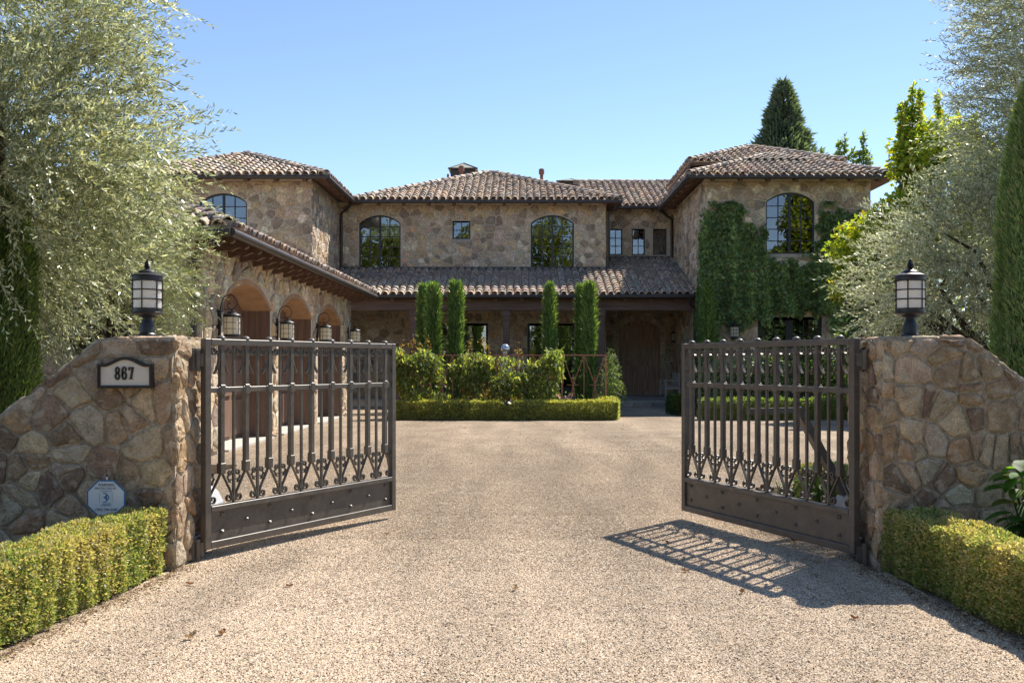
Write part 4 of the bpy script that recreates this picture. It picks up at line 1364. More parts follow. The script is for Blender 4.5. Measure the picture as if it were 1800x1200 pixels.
    # hinges bolted to the wall
    g_inv = (Matrix.Translation((loc[0], loc[1], 0)) @ Matrix.Rotation(rz, 4, 'Z')).inverted()
    wx = -2.72 if sx < 0 else 2.79
    for z0, z1 in ((1.55, 1.745), (-.01, .20)):
        mb = MB()
        a, b = sorted((wx - .03 * (-sx) * -1, wx - sx * .045))
        mb.box((min(wx + sx * .02, wx - sx * .040), 7.98, z0), (max(wx + sx * .02, wx - sx * .040), 8.16, z1), M=g_inv, bev=.004)
        mb.lathe([(.024, z0 + .02), (.024, z1 - .02)], 12, (g_inv @ Vector((wx - sx * .055, loc[1] - .01, 0)))[:2] + (0,))
        bx0 = g_inv @ Vector((wx - sx * .05, loc[1], 0))
        mb.beam((bx0.x, bx0.y, (z0 + z1) / 2), (.01, 0, (z0 + z1) / 2), .03, (z1 - z0) * .55)
        for dy in (.03, .15):
            for zz in (z0 + .03, z1 - .03):
                mb.box((min(wx - sx * .038, wx - sx * .052), 7.98 + dy - .012, zz - .012), (max(wx - sx * .038, wx - sx * .052), 7.98 + dy + .012, zz + .012), M=g_inv)
        mb.build('hinge', MAT['gate'], g)
    return g
iron_gate((-2.625, 8.04), math.atan2(2.22, 1.262), 1, 'open iron gate leaf with its lit face, hinged to the wall with the number plaque', -1)
iron_gate((2.672, 7.86), math.atan2(2.36, -1.0), -1, 'open iron gate leaf in shade casting a barred shadow on the gravel, right side', 1)

# ------------------------------------------------------------------ lanterns on the gate walls
def lantern_body(t, r, z0, z1, glass, nstrap=6, rings=2, a0=0.0):
    mb = MB(); mb.lathe([(r, z0), (r, z1)], 24, (0, 0, 0), (.94, .91, .86)); smooth_by_angle(mb.build('glass_shade', glass, t))
    mb = MB()
    for k in range(nstrap):
        a = a0 + 2 * math.pi * k / nstrap
        mb.tube([((r + .004) * math.cos(a), (r + .004) * math.sin(a), z0 - .01), ((r + .004) * math.cos(a), (r + .004) * math.sin(a), z1 + .01)], .0048, 6)
        m = int((z1 - z0) / .014)
        for q in range(m):          # beading
            zz = z0 + (q + .5) * (z1 - z0) / m
            c = ((r + .008) * math.cos(a), (r + .008) * math.sin(a), zz)
            mb.box((c[0] - .005, c[1] - .005, zz - .003), (c[0] + .005, c[1] + .005, zz + .003))
    for q in range(1, rings + 1):
        z = z0 + (z1 - z0) * q / (rings + 1)
        mb.tube([((r + .004) * math.cos(a), (r + .004) * math.sin(a), z) for a in np.linspace(0, 2 * math.pi, 33)], .0045, 6, cap=False)
        for a in np.linspace(0, 2 * math.pi, 45):
            c = ((r + .008) * math.cos(a), (r + .008) * math.sin(a))
            mb.box((c[0] - .003, c[1] - .003, z - .006), (c[0] + .003, c[1] + .003, z + .006))
    mb.build('cage', MAT['black'], t)

def post_lantern(x, y, z, label):
    t = thing('post_lantern', label, 'lantern', (x, y, z), 'lanterns standing on the gate walls', local=True)
    mb = MB()
    mb.lathe([(.092, 0), (.092, .012), (.072, .016), (.072, .028), (.060, .040), (.056, .095), (.044, .135), (.036, .150), (.036, .160), (.066, .168), (.064, .178)], 20)
    smooth_by_angle(mb.build('stem', MAT['black'], t))
    mb = MB(); mb.lathe([(.05, .172), (.095, .186), (.120, .196), (.122, .204), (.116, .208), (.116, .235), (.121, .240)], 24); smooth_by_angle(mb.build('cup', MAT['black'], t))
    lantern_body(t, .110, .236, .465, MAT['frost'], a0=-math.pi / 2 if x < 0 else -math.pi / 2 + .52)
    mb = MB()
    mb.lathe([(.114, .462), (.119, .466), (.119, .496), (.126, .500), (.124, .508), (.090, .522), (.066, .530), (.070, .536), (.060, .546), (.030, .556), (.022, .562)], 24)
    for k in range(40):
        a = 2 * math.pi * k / 40
        mb.box((.118 * math.cos(a) - .004, .118 * math.sin(a) - .004, .456), (.118 * math.cos(a) + .004, .118 * math.sin(a) + .004, .465))
    smooth_by_angle(mb.build('cap', MAT['black'], t))
    mb = MB()
    for q in range(7):
        zz = .560 + q * .0115; rr = [.020, .026, .029, .028, .024, .018, .010][q]
        mb.lathe([(rr * .7, zz - .004), (rr, zz + .003), (rr * .75, zz + .011)], 8, (0, 0, 0))
    mb.build('finial', MAT['black'], t)
    return t
post_lantern(PX(259, 8.0), 8.0, 1.826, 'black drum lantern with white glass standing on the wall with the plaque')
post_lantern(PX(1600, 8.0), 8.0, 1.826, 'black drum lantern with white glass standing on the right gate wall')

# ------------------------------------------------------------------ house number plaque
px0, px1, pz0 = PX(173, 7.61), PX(269, 7.61), PZ(682, 7.61)
W_, H1, H2 = px1 - px0, .187, .243
def plaque_poly(k):
    p = [(px0 + k, pz0 + k), (px1 - k, pz0 + k), (px1 - k, pz0 + H1 - k)]
    a, b = px1 - .055 - k * .3, px0 + .055 + k * .3
    for i in range(17):
        t = i / 16
        p.append((a + (b - a) * t, pz0 + H1 - k + (H2 - H1) * (.45 * math.sin(math.pi * t) + .55 * math.sin(math.pi * t) ** 2)))
    p.append((px0 + k, pz0 + H1 - k))
    return p
pl = thing('number_plaque', 'dark framed cream plaque with house number 867 on the stone wall', 'plaque', (px0 + W_ / 2, 7.62, pz0))
fp = front_frame(7.605)
mb = MB(); mb.prism(plaque_poly(.01), fp, -.04, .004); mb.build('panel', MAT['cream'], pl)
mb = MB(); mb.ring(plaque_poly(0), plaque_poly(.022), fp, -.04, .018); mb.ring(plaque_poly(.003), plaque_poly(.012), fp, .017, .026); mb.build('frame', MAT['bronze'], pl)
def ell(cx, cy, rx, ry, a0=0, a1=2 * math.pi, n=20):
    return [(cx + rx * math.cos(a0 + (a1 - a0) * k / n), cy + ry * math.sin(a0 + (a1 - a0) * k / n)) for k in range(n + 1)]
def digit(ch, cx, cz):
    mb = MB(); h = .053; fr = lambda a, b, c: fp(cx + a, cz + b, .008 + c)
    S = lambda p, t=.0155: mb.strip(p, fr, .008, t)
    if ch == '8':
        S(ell(0, -.024, .0145, .0225), .015); S(ell(0, .0225, .0125, .021), .014)
    elif ch == '6':
        S(ell(0, -.020, .0145, .0265), .015)
        S([(-.0145, -.02), (-.0145, .012)] + ell(0, .022, .0145, .0225, math.pi, .25, 12), .015)
        mb.prism(ell(.011, .021, .008, .008, 0, 2 * math.pi * 11 / 12, 11), fr, -.004, .004)
    else:
        mb.prism([(-.021, .047), (.021, .047), (.021, .036), (-.021, .032)], fr, -.004, .004)
        mb.prism([(-.021, .047), (-.012, .047), (-.010, .020), (-.021, .020)], fr, -.0041, .0041)
        mb.prism([(.003, .036), (.0205, .036), (.006, -.046), (-.010, -.046)], fr, -.0039, .0039)
        mb.prism([(-.015, -.047), (.013, -.047), (.012, -.039), (-.014, -.039)], fr, -.0042, .0042)
    mb.build('numeral', MAT['bronze'], pl)
for ch, u in (('8', 206.8), ('6', 218.8), ('7', 230.8)): digit(ch, PX(u, 7.6), PZ(655.6, 7.6))

# ------------------------------------------------------------------ alarm sign
def text_mesh(body, size, width, cx, cz, fr, name, mat, parent, d=.004):
    cu = bpy.data.curves.new('t', 'FONT'); cu.body = body; cu.size = size; cu.align_x = 'CENTER'; cu.align_y = 'CENTER'
    cu.offset = size * .012
    to = bpy.data.objects.new('t', cu)
    me = bpy.data.meshes.new_from_object(to)
    xs = [v.co.x for v in me.vertices]; ys = [v.co.y for v in me.vertices]
    k = width / (max(xs) - min(xs)); mx = (max(xs) + min(xs)) / 2; my = (max(ys) + min(ys)) / 2
    mb = MB(); mb.add([fr(cx + (v.co.x - mx) * k, cz + (v.co.y - my), d) for v in me.vertices], [tuple(p.vertices) for p in me.polygons])
    bpy.data.objects.remove(to); bpy.data.curves.remove(cu); bpy.data.meshes.remove(me)
    return mb.build(name, mat, parent)
SY = 7.47
sgx, sgz = PX(186.5, SY), PZ(875.5, SY)
sg = thing('alarm_sign', 'white octagonal alarm warning sign with blue border staked before the stone wall', 'sign', (sgx, SY, 0))
fs = front_frame(SY)
hw_, hh_ = .1455, .139
def octa(k):
    a, b = hw_ - k, hh_ - k; c = .060 - k * .41
    d = .057 - k * .41
    return [(sgx - c, sgz - b), (sgx + c, sgz - b), (sgx + a, sgz - d), (sgx + a, sgz + d), (sgx + c, sgz + b), (sgx - c, sgz + b), (sgx - a, sgz + d), (sgx - a, sgz - d)]
mb = MB(); mb.prism(octa(0), fs, -.004, 0); mb.build('sign_plate', MAT['signblue'], sg)
mb = MB(); mb.prism(octa(.011), fs, -.002, .0025); face = mb.build('sign_face', MAT['signwhite'], sg)
K = .29 / 880                                     # zoomed photo pixels to metres
def TX(body, y0, y1, x0, x1, mat='signink'):
    text_mesh(body, (y1 - y0) * K * 1.38, (x1 - x0) * K, sgx + ((x0 + x1) / 2 - 628) * K, sgz - ((y0 + y1) / 2 - 595) * K, fs, 'lettering', MAT[mat], face)
TX('WARNING', 245, 315, 445, 828); TX('PROTECTED BY', 338, 385, 375, 880)
TX('THREE D', 410, 442, 500, 762, 'signblue'); TX('ALARM', 700, 735, 540, 735, 'signblue'); TX('COMPANY', 742, 772, 495, 765, 'signblue')
TX('(707) 746-0349', 830, 890, 385, 890)
mb = MB()
fz = lambda a, b, c: fs(sgx + (a - 628) * K, sgz - (b - 595) * K, .004 + c)
mb.strip([(628 - 62, 470)] + ell(598, 528, 55, 55, -1.2, 1.3, 12) + [(575, 565)], fz, .001, 26 * K / K * 0 + 24)
mb.strip([(575, 572)] + ell(598, 625, 55, 52, -1.3, 1.5, 12) + [(565, 680)], fz, .001, 24)
mb.strip(ell(652, 570, 42, 52), fz, .0012, 22)
for a, b, c, d in ((480, 450, 484, 690), (772, 450, 776, 690)):
    mb.prism(rect(a, c, b, d), fz, -.0005, .0005)
mb.build('emblem', MAT['signblue'], face)
mb = MB(); mb.tube([(sgx, SY + .014, -.03), (sgx, SY + .014, sgz + .165)], .0065, 8); st = mb.build('stake', MAT['signwhite'], sg)
mb = MB(); mb.tube([(sgx, SY + .014, sgz + .164), (sgx, SY + .014, sgz + .178)], .008, 8); mb.build('stake_cap', MAT['black'], st)

# ------------------------------------------------------------------ hanging lanterns on the buildings
def wall_lantern(pos, out, label, group, mat, sc=1.0, scroll=True):
    """pos = point on the wall behind the lantern, out = unit vector away from the wall"""
    t = thing('wall_lantern', label, 'lantern', pos, group, rz=math.atan2(out[1], out[0]), local=True)
    d = .235
    M = lambda mb: mb
    mb = MB(); mb.box((-.03, -.045, -.26), (.028, .045, .28), bev=.008); mb.build('backplate', MAT['black'], t)
    mb = MB()
    mb.tube([(.02, 0, .26), (.03, 0, .36), (.06, 0, .46), (.12, 0, .53), (.19, 0, .555), (.27, 0, .53), (.325, 0, .46), (.33, 0, .39), (.30, 0, .33), (d, 0, .29)], .009, 6)
    mb.tube([(d, 0, .29), (.19, 0, .30), (.155, 0, .33), (.15, 0, .375), (.175, 0, .405), (.205, 0, .395), (.205, 0, .375)], .007, 6)
    mb.tube([(d, 0, .29), (.16, 0, .29), (.11, 0, .28), (.09, 0, .30), (.10, 0, .32)], .007, 6)
    for z in (-.2, .2): mb.tube([(.02, 0, z), (d - .13, 0, z)], .007, 6)
    mb.build('scroll_bracket', MAT['black'], t)
    b = MB(); b.lathe([(.012, .25), (.03, .255), (.025, .285), (.012, .295)], 12, (d, 0, 0))
    b.lathe([(.155, .15), (.158, .185), (.150, .195), (.10, .215), (.085, .225), (.08, .245), (.03, .262)], 20, (d, 0, 0))
    smooth_by_angle(b.build('cap', MAT['black'], t))
    b = MB(); b.lathe([(.10, -.235), (.13, -.215), (.152, -.20), (.152, -.16)], 20, (d, 0, 0)); smooth_by_angle(b.build('base', MAT['black'], t))
    b = MB(); b.lathe([(.140, -.165), (.140, .155)], 24, (d, 0, 0), (.90, .83, .67)); smooth_by_angle(b.build('glass_shade', mat, t))
    b = MB()
    for k in range(8):
        a = 2 * math.pi * (k + .5) / 8
        x, y = d + .145 * math.cos(a), .145 * math.sin(a)
        b.tube([(x, y, -.165), (x, y, .155)], .005, 5)
    for z in (-.06, .05):
        b.tube([(d + .145 * math.cos(a), .145 * math.sin(a), z) for a in np.linspace(0, 2 * math.pi, 25)], .005, 5, cap=False)
    b.build('cage', MAT['black'], t)
    t.scale = (sc, sc, sc)
    return t
LAB = ['scroll bracket lantern before the nearest garage arch', 'scroll bracket lantern between the first and second garage arches',
       'scroll bracket lantern between the second and third garage arches', 'scroll bracket lantern on the far corner of the garage wing']
for i, (u, v) in enumerate(((384, 570), (486, 580), (556.5, 585), (611, 590))):
    Y = 5.47 * 1725 / (920 - u)
    wall_lantern((GX + .04, Y, PZ(v, Y) - .02), (1, 0), LAB[i], 'scroll bracket lanterns along the garage arcade', MAT['seed'])
wall_lantern((PX(1187, 42.6), YR - .02, PZ(592, 42.6)), (0, -1), 'dim wall lantern on the shaded porch wall right of the front door', 'lanterns on the house front', MAT['frost'], .95)
wall_lantern((PX(1290, 35.5), YW - .02, PZ(583, 35.5)), (0, -1), 'wall lantern under the ivy, left of the wing french doors', 'lanterns on the house front', MAT['frost'], 1.1)
wall_lantern((PX(1496, 35.5), YW - .02, PZ(583, 35.5)), (0, -1), 'wall lantern under the ivy, right of the wing french doors', 'lanterns on the house front', MAT['frost'], 1.1)

# ------------------------------------------------------------------ gate motors
def gate_motor(x, y, label, w=.36, h=.42):
    t = thing('gate_motor', label, 'gate motor', (x, y, 0), 'gate motor housings behind the walls')
    prof = [(-w / 2, -.03), (w / 2, -.03), (w / 2, h * .62), (w * .36, h * .86), (w * .15, h), (-w * .15, h), (-w * .36, h * .86), (-w / 2, h * .62)]
    mb = MB(); mb.prism([(x + a, b) for a, b in prof], front_frame(y), -.18, .18); mb.build('housing', MAT['motor'], t)
    return t
gate_motor(PX(372, 9.5) - .12, 9.5, 'pale grey gate motor housing behind the lit gate leaf')
gm = gate_motor(PX(1500, 9.5) + .05, 9.5, 'pale grey gate motor housing behind the shaded gate leaf, with a dark arm')
mb = MB(); mb.beam((2.10, 9.18, 1.17), (2.62, 9.40, 1.17), .05, .05); mb.beam((2.62, 9.40, 1.19), (3.10, 9.50, .36), .10, .07)
mb.build('drive_arm', MAT['gate'], gm)

# ------------------------------------------------------------------ bench by the front door
bn = thing('garden_bench', 'weathered grey wooden bench on the porch right of the front door', 'bench', (6.0, 40.4, .25))
bx0, bx1, by0, by1, bz = 5.72, 6.34, 39.6, 41.3, .235
mb = MB()
for k in range(4):
    x = bx0 + .03 + k * .135
    m2 = MB(); m2.box((x, by0, bz + .43), (x + .115, by1, bz + .455), bev=.005); m2.build('seat_slat', MAT['greywood'], bn)
for y in (by0 + .02, by1 - .09):
    for x, h in ((bx0, .66), (bx1 - .08, 1.0)):
        m2 = MB(); m2.box((x, y, bz), (x + .075, y + .07, bz + h), bev=.006); m2.build('leg', MAT['greywood'], bn)
    m2 = MB(); m2.box((bx0 - .04, y - .01, bz + .66), (bx1 - .03, y + .085, bz + .695), bev=.006); m2.build('armrest', MAT['greywood'], bn)
    m2 = MB(); m2.box((bx0 + .02, y + .01, bz + .34), (bx1 - .02, y + .05, bz + .428)); m2.box((bx0 + .02, y + .01, bz + .10), (bx1 - .02, y + .05, bz + .15)); m2.build('side_rail', MAT['greywood'], bn)
m2 = MB(); m2.box((bx0 + .01, by0 + .05, bz + .35), (bx0 + .04, by1 - .05, bz + .425)); m2.box((bx1 - .07, by0 + .05, bz + .93), (bx1 - .02, by1 - .05, bz + 1.0)); m2.build('cross_rail', MAT['greywood'], bn)
for k in range(9):
    y = by0 + .12 + k * .165
    m2 = MB(); m2.box((bx1 - .055, y, bz + .46), (bx1 - .03, y + .09, bz + .93)); m2.build('back_slat', MAT['greywood'], bn)

# ------------------------------------------------------------------ rusty trellis, gazing ball, garden light
TY = 29.0
tr = thing('trellis', 'rust red iron trellis with crossed rods standing behind the low clipped hedge', 'trellis', (-.5, TY, 0))
zt_ = PZ(624, TY)
xs_ = [PX(u, TY) for u in (688, 702, 780, 857, 934, 988, 1065)]
xs_ = [PX(u, TY) for u in (702, 757, 834, 911, 988, 1065)]
mb = MB(); mb.beam((xs_[0], TY, zt_), (xs_[-1], TY, zt_), .03, .035); mb.build('top_rail', MAT['rust'], tr)
for x in xs_:
    mb = MB(); mb.beam((x, TY, 0), (x, TY, zt_ + .01), .05, .05, up=(0, 1, 0)); mb.build('post', MAT['rust'], tr)
for a, b in zip(xs_[:-1], xs_[1:]):
    mb = MB(); m_ = (a + b) / 2
    mb.beam((m_, TY, .1), (m_, TY, zt_), .024, .024, up=(0, 1, 0))
    for c, e in ((a, m_), (m_, b)):
        q = (c + e) / 2; zc = zt_ - .88
        out_, in_ = (c, e) if c == a else (e, c)
        mb.tube([(in_, TY - .01, zt_), (q, TY - .01, zc), (out_ + (q - out_) * .55, TY - .01, .15)], .013, 6)
        mb.tube([(out_ + (in_ - out_) * .12, TY + .012, zt_ - .15), (q, TY + .012, zc), (in_ + (q - in_) * .55, TY + .012, .15)], .013, 6)
        mb.tube([(q, TY, zc + .30), (q, TY, zc - .30)], .011, 6); mb.tube([(q - .18, TY, zc), (q + .18, TY, zc)], .011, 6)
    mb.build('crossed_rods', MAT['rust'], tr)
gb = thing('gazing_ball', 'silver gazing ball on a pale stone pedestal rising behind the trellis', 'ornament', (PX(888, 31), 31, 0))
bx_, bz_ = PX(888, 31), PZ(613, 31)
mb = MB(); mb.lathe([(.26, 0), (.26, .12), (.20, .16), (.19, 1.45), (.24, 1.50), (.24, 1.58), (.08, 1.62), (.06, bz_ - .15), (.09, bz_ - .13)], 14, (bx_, 31, 0), (.52, .49, .42)); smooth_by_angle(mb.build('pedestal', MAT['paving'], gb))
mb = MB(); mb.lathe([(.155 * math.sin(a), -.155 * math.cos(a)) for a in np.linspace(.03, math.pi - .03, 16)], 22, (bx_, 31, bz_)); smooth_by_angle(mb.build('ball', MAT['ball'], gb), 80)
mb = MB(); mb.beam((bx_ + .05, 31.05, bz_ + .02), (bx_ + .26, 31.05, bz_ + .20), .03, .015); mb.beam((bx_ - .05, 31.05, bz_ + .02), (bx_ - .22, 31.05, bz_ + .22), .03, .015); mb.build('gnomon_rod', MAT['rust'], gb)
gl = thing('garden_light', 'small dark garden light standing in the notch of the courtyard hedge', 'garden light', (PX(892, 28.05), 28.05, 0))
x_, z_ = PX(892, 28.05), PZ(709, 28.05)
mb = MB(); mb.tube([(x_, 28.05, -.02), (x_, 28.05, z_)], .015, 8); mb.build('stem', MAT['black'], gl)
mb = MB(); mb.lathe([(.03, -.05), (.05, -.02), (.13, .0), (.10, .03), (.03, .07), (.01, .08)], 12, (x_, 28.05, z_)); smooth_by_angle(mb.build('shade', MAT['bronze'], gl))
# ------------------------------------------------------------------ foliage
def unit(a): return a / np.maximum(np.linalg.norm(a, axis=1, keepdims=True), 1e-9)
def rsph(n): return unit(rng.normal(size=(n, 3)))

def leaf_quads(pos, d, nrm, L, W, fat=.45):
    """kite leaves: (N,3) base, direction, rough normal -> verts, quads"""
    d = unit(d); side = unit(np.cross(d, nrm))
    L = np.broadcast_to(L, (len(pos),))[:, None]; W = np.broadcast_to(W, (len(pos),))[:, None]
    mid = pos + d * L * fat
    V = np.stack([pos, mid + side * W / 2, pos + d * L, mid - side * W / 2], 1).reshape(-1, 3)
    F = np.arange(len(V)).reshape(-1, 4)
    return V, F

def lens_quads(pos, d, nrm, L, W, curl=.12):
    """six-point lance leaves, slightly folded"""
    d = unit(d); side = unit(np.cross(d, nrm)); up = np.cross(side, d)
    L = np.broadcast_to(L, (len(pos),))[:, None]; W = np.broadcast_to(W, (len(pos),))[:, None]
    a = pos + d * L * .28; b = pos + d * L * .70 - up * L * curl * .3; tip = pos + d * L - up * L * curl
    V = np.stack([pos, a + side * W * .46, b + side * W * .42, tip, b - side * W * .42, a - side * W * .46], 1).reshape(-1, 3)
    k = np.arange(len(pos))[:, None] * 6
    F = np.concatenate([k + np.array([[0, 1, 2, 5]]) , k + np.array([[5, 2, 3, 4]])], 0)
    return V, F

def tints(n, cols, wts, jit=.18):
    cols = np.array(cols, float); wts = np.array(wts, float); wts /= wts.sum()
    i = rng.choice(len(cols), n, p=wts)
    return cols[i] * (1 + (rng.random((n, 1)) - .5) * 2 * jit)

def lobe_points(lobes, n, shell=.5, gap=None):
    """points through the outer part of several ellipsoid lobes"""
    w = np.array([np.prod(l[1]) ** (2 / 3) * (l[2] if len(l) > 2 else 1) for l in lobes]); w /= w.sum()
    k = rng.choice(len(lobes), n, p=w)
    c = np.array([l[0] for l in lobes])[k]; r = np.array([l[1] for l in lobes])[k]
    u = rsph(n)
    rad = 1 - shell * rng.random((n, 1)) ** 1.6
    rad *= .86 + .28 * vnoise(u * 3.1 + c, 5)[:, None]
    p = c + u * r * rad
    out = unit(u / r)
    return p, out, rad[:, 0]

def limbs(t, base, forks, r0, mat='bark', name='trunk'):
    mb = MB()
    for pts, ra in forks:
        mb.tube(pts, ra, 8)
    o = mb.build(name, MAT[mat], t); smooth_by_angle(o, 60)
    return o

def olive_tree(label, loc, lobes, ntw, leafL, leafW, per, twL, cols, wts, droop=.25, lean=(0, 0, 0), group=None, gap=.36):
    t = thing('olive_tree', label, 'tree', loc, group)
    base = np.array(loc)
    forks = []
    top = np.mean([l[0] for l in lobes], axis=0)
    mid = base * .45 + top * .55; mid[2] = base[2] + (min(l[0][2] for l in lobes) - base[2]) * .55
    forks.append(([tuple(base + [0, 0, -.1]), tuple(base * .8 + mid * .2), tuple(mid)], [.19, .15, .11]))
    for c, r, *_ in lobes:
        c = np.array(c)
        for q in range(5):
            e = c + rsph(1)[0] * np.array(r) * .75
            m = (mid + c) / 2 + rng.normal(size=3) * .15
            forks.append(([tuple(mid), tuple(m), tuple(c * .5 + e * .5), tuple(e)], [.065, .042, .022, .008]))
    limbs(t, base, forks, .18)
    p, out, rad = lobe_points(lobes, ntw, .55)
    keep = vnoise(p * 1.9, 11) > gap
    p, out = p[keep], out[keep]
    d = unit(out * .8 + rng.normal(size=p.shape) * .42 + np.array([0, 0, -droop]) + np.array(lean))
    n = len(p); TL = twL * (.6 + .8 * rng.random(n))
    k = per
    f = (np.arange(k) + .5) / k
    bend = np.array([0, 0, -1.0]) * .18
    pos = p[:, None, :] + d[:, None, :] * (TL[:, None] * f)[:, :, None] + bend * (TL[:, None] * f ** 2)[:, :, None]
    perp = unit(np.cross(d, rsph(n)))
    perp2 = np.cross(d, perp)
    ang = (np.arange(k) // 2 % 2) * (math.pi / 2) + (np.arange(k) % 2) * math.pi
    side = perp[:, None, :] * np.cos(ang)[None, :, None] + perp2[:, None, :] * np.sin(ang)[None, :, None]
    ld = d[:, None, :] * .80 + side * .62 + rng.normal(size=pos.shape) * .16
    ln = np.cross(ld.reshape(-1, 3), side.reshape(-1, 3)) + rng.normal(size=(n * k, 3)) * .35
    pos, ld = pos.reshape(-1, 3), ld.reshape(-1, 3)
    nl = len(pos)
    ln = np.cross(np.cross(ld, side.reshape(-1, 3)), ld) * .6 + rng.normal(size=(nl, 3)) * .5
    LL = leafL * (.65 + .6 * rng.random(nl)) * (1 - .35 * np.tile(f, n) ** 3)
    V, F = lens_quads(pos, ld, ln, LL, leafW * (.8 + .4 * rng.random(nl)))
    T = tints(nl, cols, wts, .32)
    T *= (.78 + .5 * vnoise(pos * 1.1, 21))[:, None]
    np_mesh('crown', V, F, np.repeat(T, 6, 0), MAT['olive'], t)
    # twigs
    a = p - d * .10; b = p + d * TL[:, None] * .5 + bend * TL[:, None] * .25; c = p + d * TL[:, None] + bend * TL[:, None]
    s = unit(np.cross(d, rng.normal(size=d.shape))) * .0035
    V = np.stack([a + s, b + s * .7, c, b - s * .7, a - s], 1).reshape(-1, 3)
    kk = np.arange(n)[:, None] * 5
    F = np.concatenate([kk + np.array([[0, 1, 3, 4]]), kk + np.array([[1, 2, 2, 3]])[:, [0, 1, 1, 3]] * 0 + kk * 0 + np.array([[0, 1, 3, 4]])], 0)[:n]
    np_mesh('twigs', V, F, np.full((len(V), 3), (.23, .19, .12)), MAT['olive'], t)
    return t

OL_C = [(.19, .225, .125), (.33, .36, .215), (.48, .50, .345), (.64, .65, .50), (.44, .43, .21)]
olive_tree('large near olive tree overhanging the wall at the left edge, sky behind its tips', (-6.0, 10.6, 0),
           [((-5.55, 10.0, 4.55), (1.95, 1.6, 1.9)), ((-5.9, 10.0, 5.9), (2.15, 1.6, 1.3)), ((-5.25, 9.9, 3.0), (1.35, 1.1, 1.10)), ((-5.0, 9.8, 3.75), (1.45, 1.2, 1.0))],
           5000, .080, .0165, 28, .60, OL_C, [3, 4, 4, 3, 2], droop=.05, lean=(.40, 0, .16), group='olive trees', gap=.41)
olive_tree('smaller fine leaved olive in front of the garage corner, behind the left lantern', (-5.6, 13.9, 0),
           [((-5.45, 13.6, 2.95), (1.05, 1.0, .95)), ((-5.9, 13.6, 2.4), (.9, .9, .75)), ((-6.6, 13.6, 3.1), (1.1, 1.0, 1.1))],
           4200, .052, .010, 22, .34, [(.17, .21, .09), (.24, .28, .12), (.33, .35, .18), (.42, .43, .28)], [3, 4, 3, 2], droop=.1, lean=(.2, 0, .1), group='olive trees')
olive_tree('silvery olive tree rising behind the right gate wall and lantern', (6.2, 12.6, 0),
           [((6.1, 12.4, 2.8), (1.75, 1.3, 1.15)), ((6.9, 12.6, 4.9), (1.30, 1.3, 2.0)), ((7.5, 12.6, 3.6), (1.7, 1.4, 1.8)), ((7.2, 12.6, 6.6), (1.45, 1.2, 1.3)), ((5.1, 12.3, 2.35), (.8, .8, .6))],
           9400, .064, .0135, 24, .46, [(.24, .28, .17), (.36, .39, .26), (.52, .54, .41), (.66, .67, .55)], [3, 4, 4, 3], droop=.05, lean=(-.3, 0, .15), group='olive trees', gap=.33)

def spray_column(t, cx, cy, z0, z1, r, n, L, W, cols, wts, seed, taper=.8, tip=.22, name='foliage'):
    tt = rng.random(n) ** .95
    def prof(q): return r * np.minimum(1, (q / .05 + .25)) ** .5 * np.where(q < tip_s, 1 - (1 - taper) * q / tip_s, taper * np.sqrt(np.maximum(1 - ((q - tip_s) / (1 - tip_s)) ** 2, 0.0)))
    tip_s = 1 - tip
    z = z0 + (z1 - z0) * tt
    a = rng.random(n) * 2 * math.pi
    u = np.stack([np.cos(a), np.sin(a), 0 * a], 1)
    nz = vnoise(np.stack([np.cos(a) * 2.2 + seed, np.sin(a) * 2.2, z * .9 / max(r, .2) * .25], 1), 31)
    nz2 = vnoise(np.stack([np.cos(a) * 5 + seed, np.sin(a) * 5, z * 1.6], 1), 32)
    rr = prof(tt) * (.70 + .30 * nz + .24 * nz2 - .16 * rng.random(n) ** 2)
    p = np.stack([cx + u[:, 0] * rr, cy + u[:, 1] * rr, z], 1)
    d = u * (.28 + .25 * rng.random((n, 1))) + np.array([0, 0, 1.0]) + rng.normal(size=(n, 3)) * .36
    V, F = leaf_quads(p, d, u + rng.normal(size=(n, 3)) * .6, L * (.6 + .8 * rng.random(n)), W * (.7 + .6 * rng.random(n)), .5)
    T = tints(n, cols, wts) * (.62 + .85 * (nz * .6 + nz2 * .4))[:, None]
    np_mesh(name, V, F, np.repeat(T, 4, 0), MAT['needle'], t)
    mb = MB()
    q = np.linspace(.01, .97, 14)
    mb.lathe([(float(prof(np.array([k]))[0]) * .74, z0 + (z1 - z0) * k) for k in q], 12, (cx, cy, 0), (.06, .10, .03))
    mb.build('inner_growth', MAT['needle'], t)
    mb = MB(); mb.tube([(cx, cy, z0 - .3), (cx, cy, z0 + .4)], r * .2, 7); mb.build('trunk', MAT['bark'], t)

CY_C = [(.09, .155, .05), (.15, .235, .07), (.22, .32, .095), (.30, .37, .13)]
def cypress(label, x, y, z1, r, n, L, W, seed, group=None, taper=.8, tip=.22, z0=.12, cols=CY_C, wts=(3, 4, 3, 1.4)):
    t = thing('cypress', label, 'tree', (x, y, 0), group)
    spray_column(t, x, y, z0, z1, r, n, L, W, cols, wts, seed, taper, tip)
    return t
G = 'clipped cypresses in the courtyard bed'
YC = 33.0
def cyp(label, u0, u1, v, seed, taper=.80, tip=.10, Y=YC):
    x = PX((u0 + u1) / 2, Y); r = (u1 - u0) / 2 * Y / 1725 * .82
    cypress(label, x, Y, PZ(v, Y), r, int(9500 * (r / .4) ** .7), .20, .032, seed, G, taper, tip)
cyp('slim cypress leftmost in the courtyard, half behind its flat topped neighbour', 733, 757, 504, 1, Y=33.6)
cyp('wide flat topped cypress beside the slim leftmost one', 747, 777, 503, 2, .78)
cyp('flat topped cypress standing alone before the left french doors', 787, 815, 499, 3, .86)
cyp('pointed cypress in front of the right french doors', 952, 980, 503, 4, .72, .3)
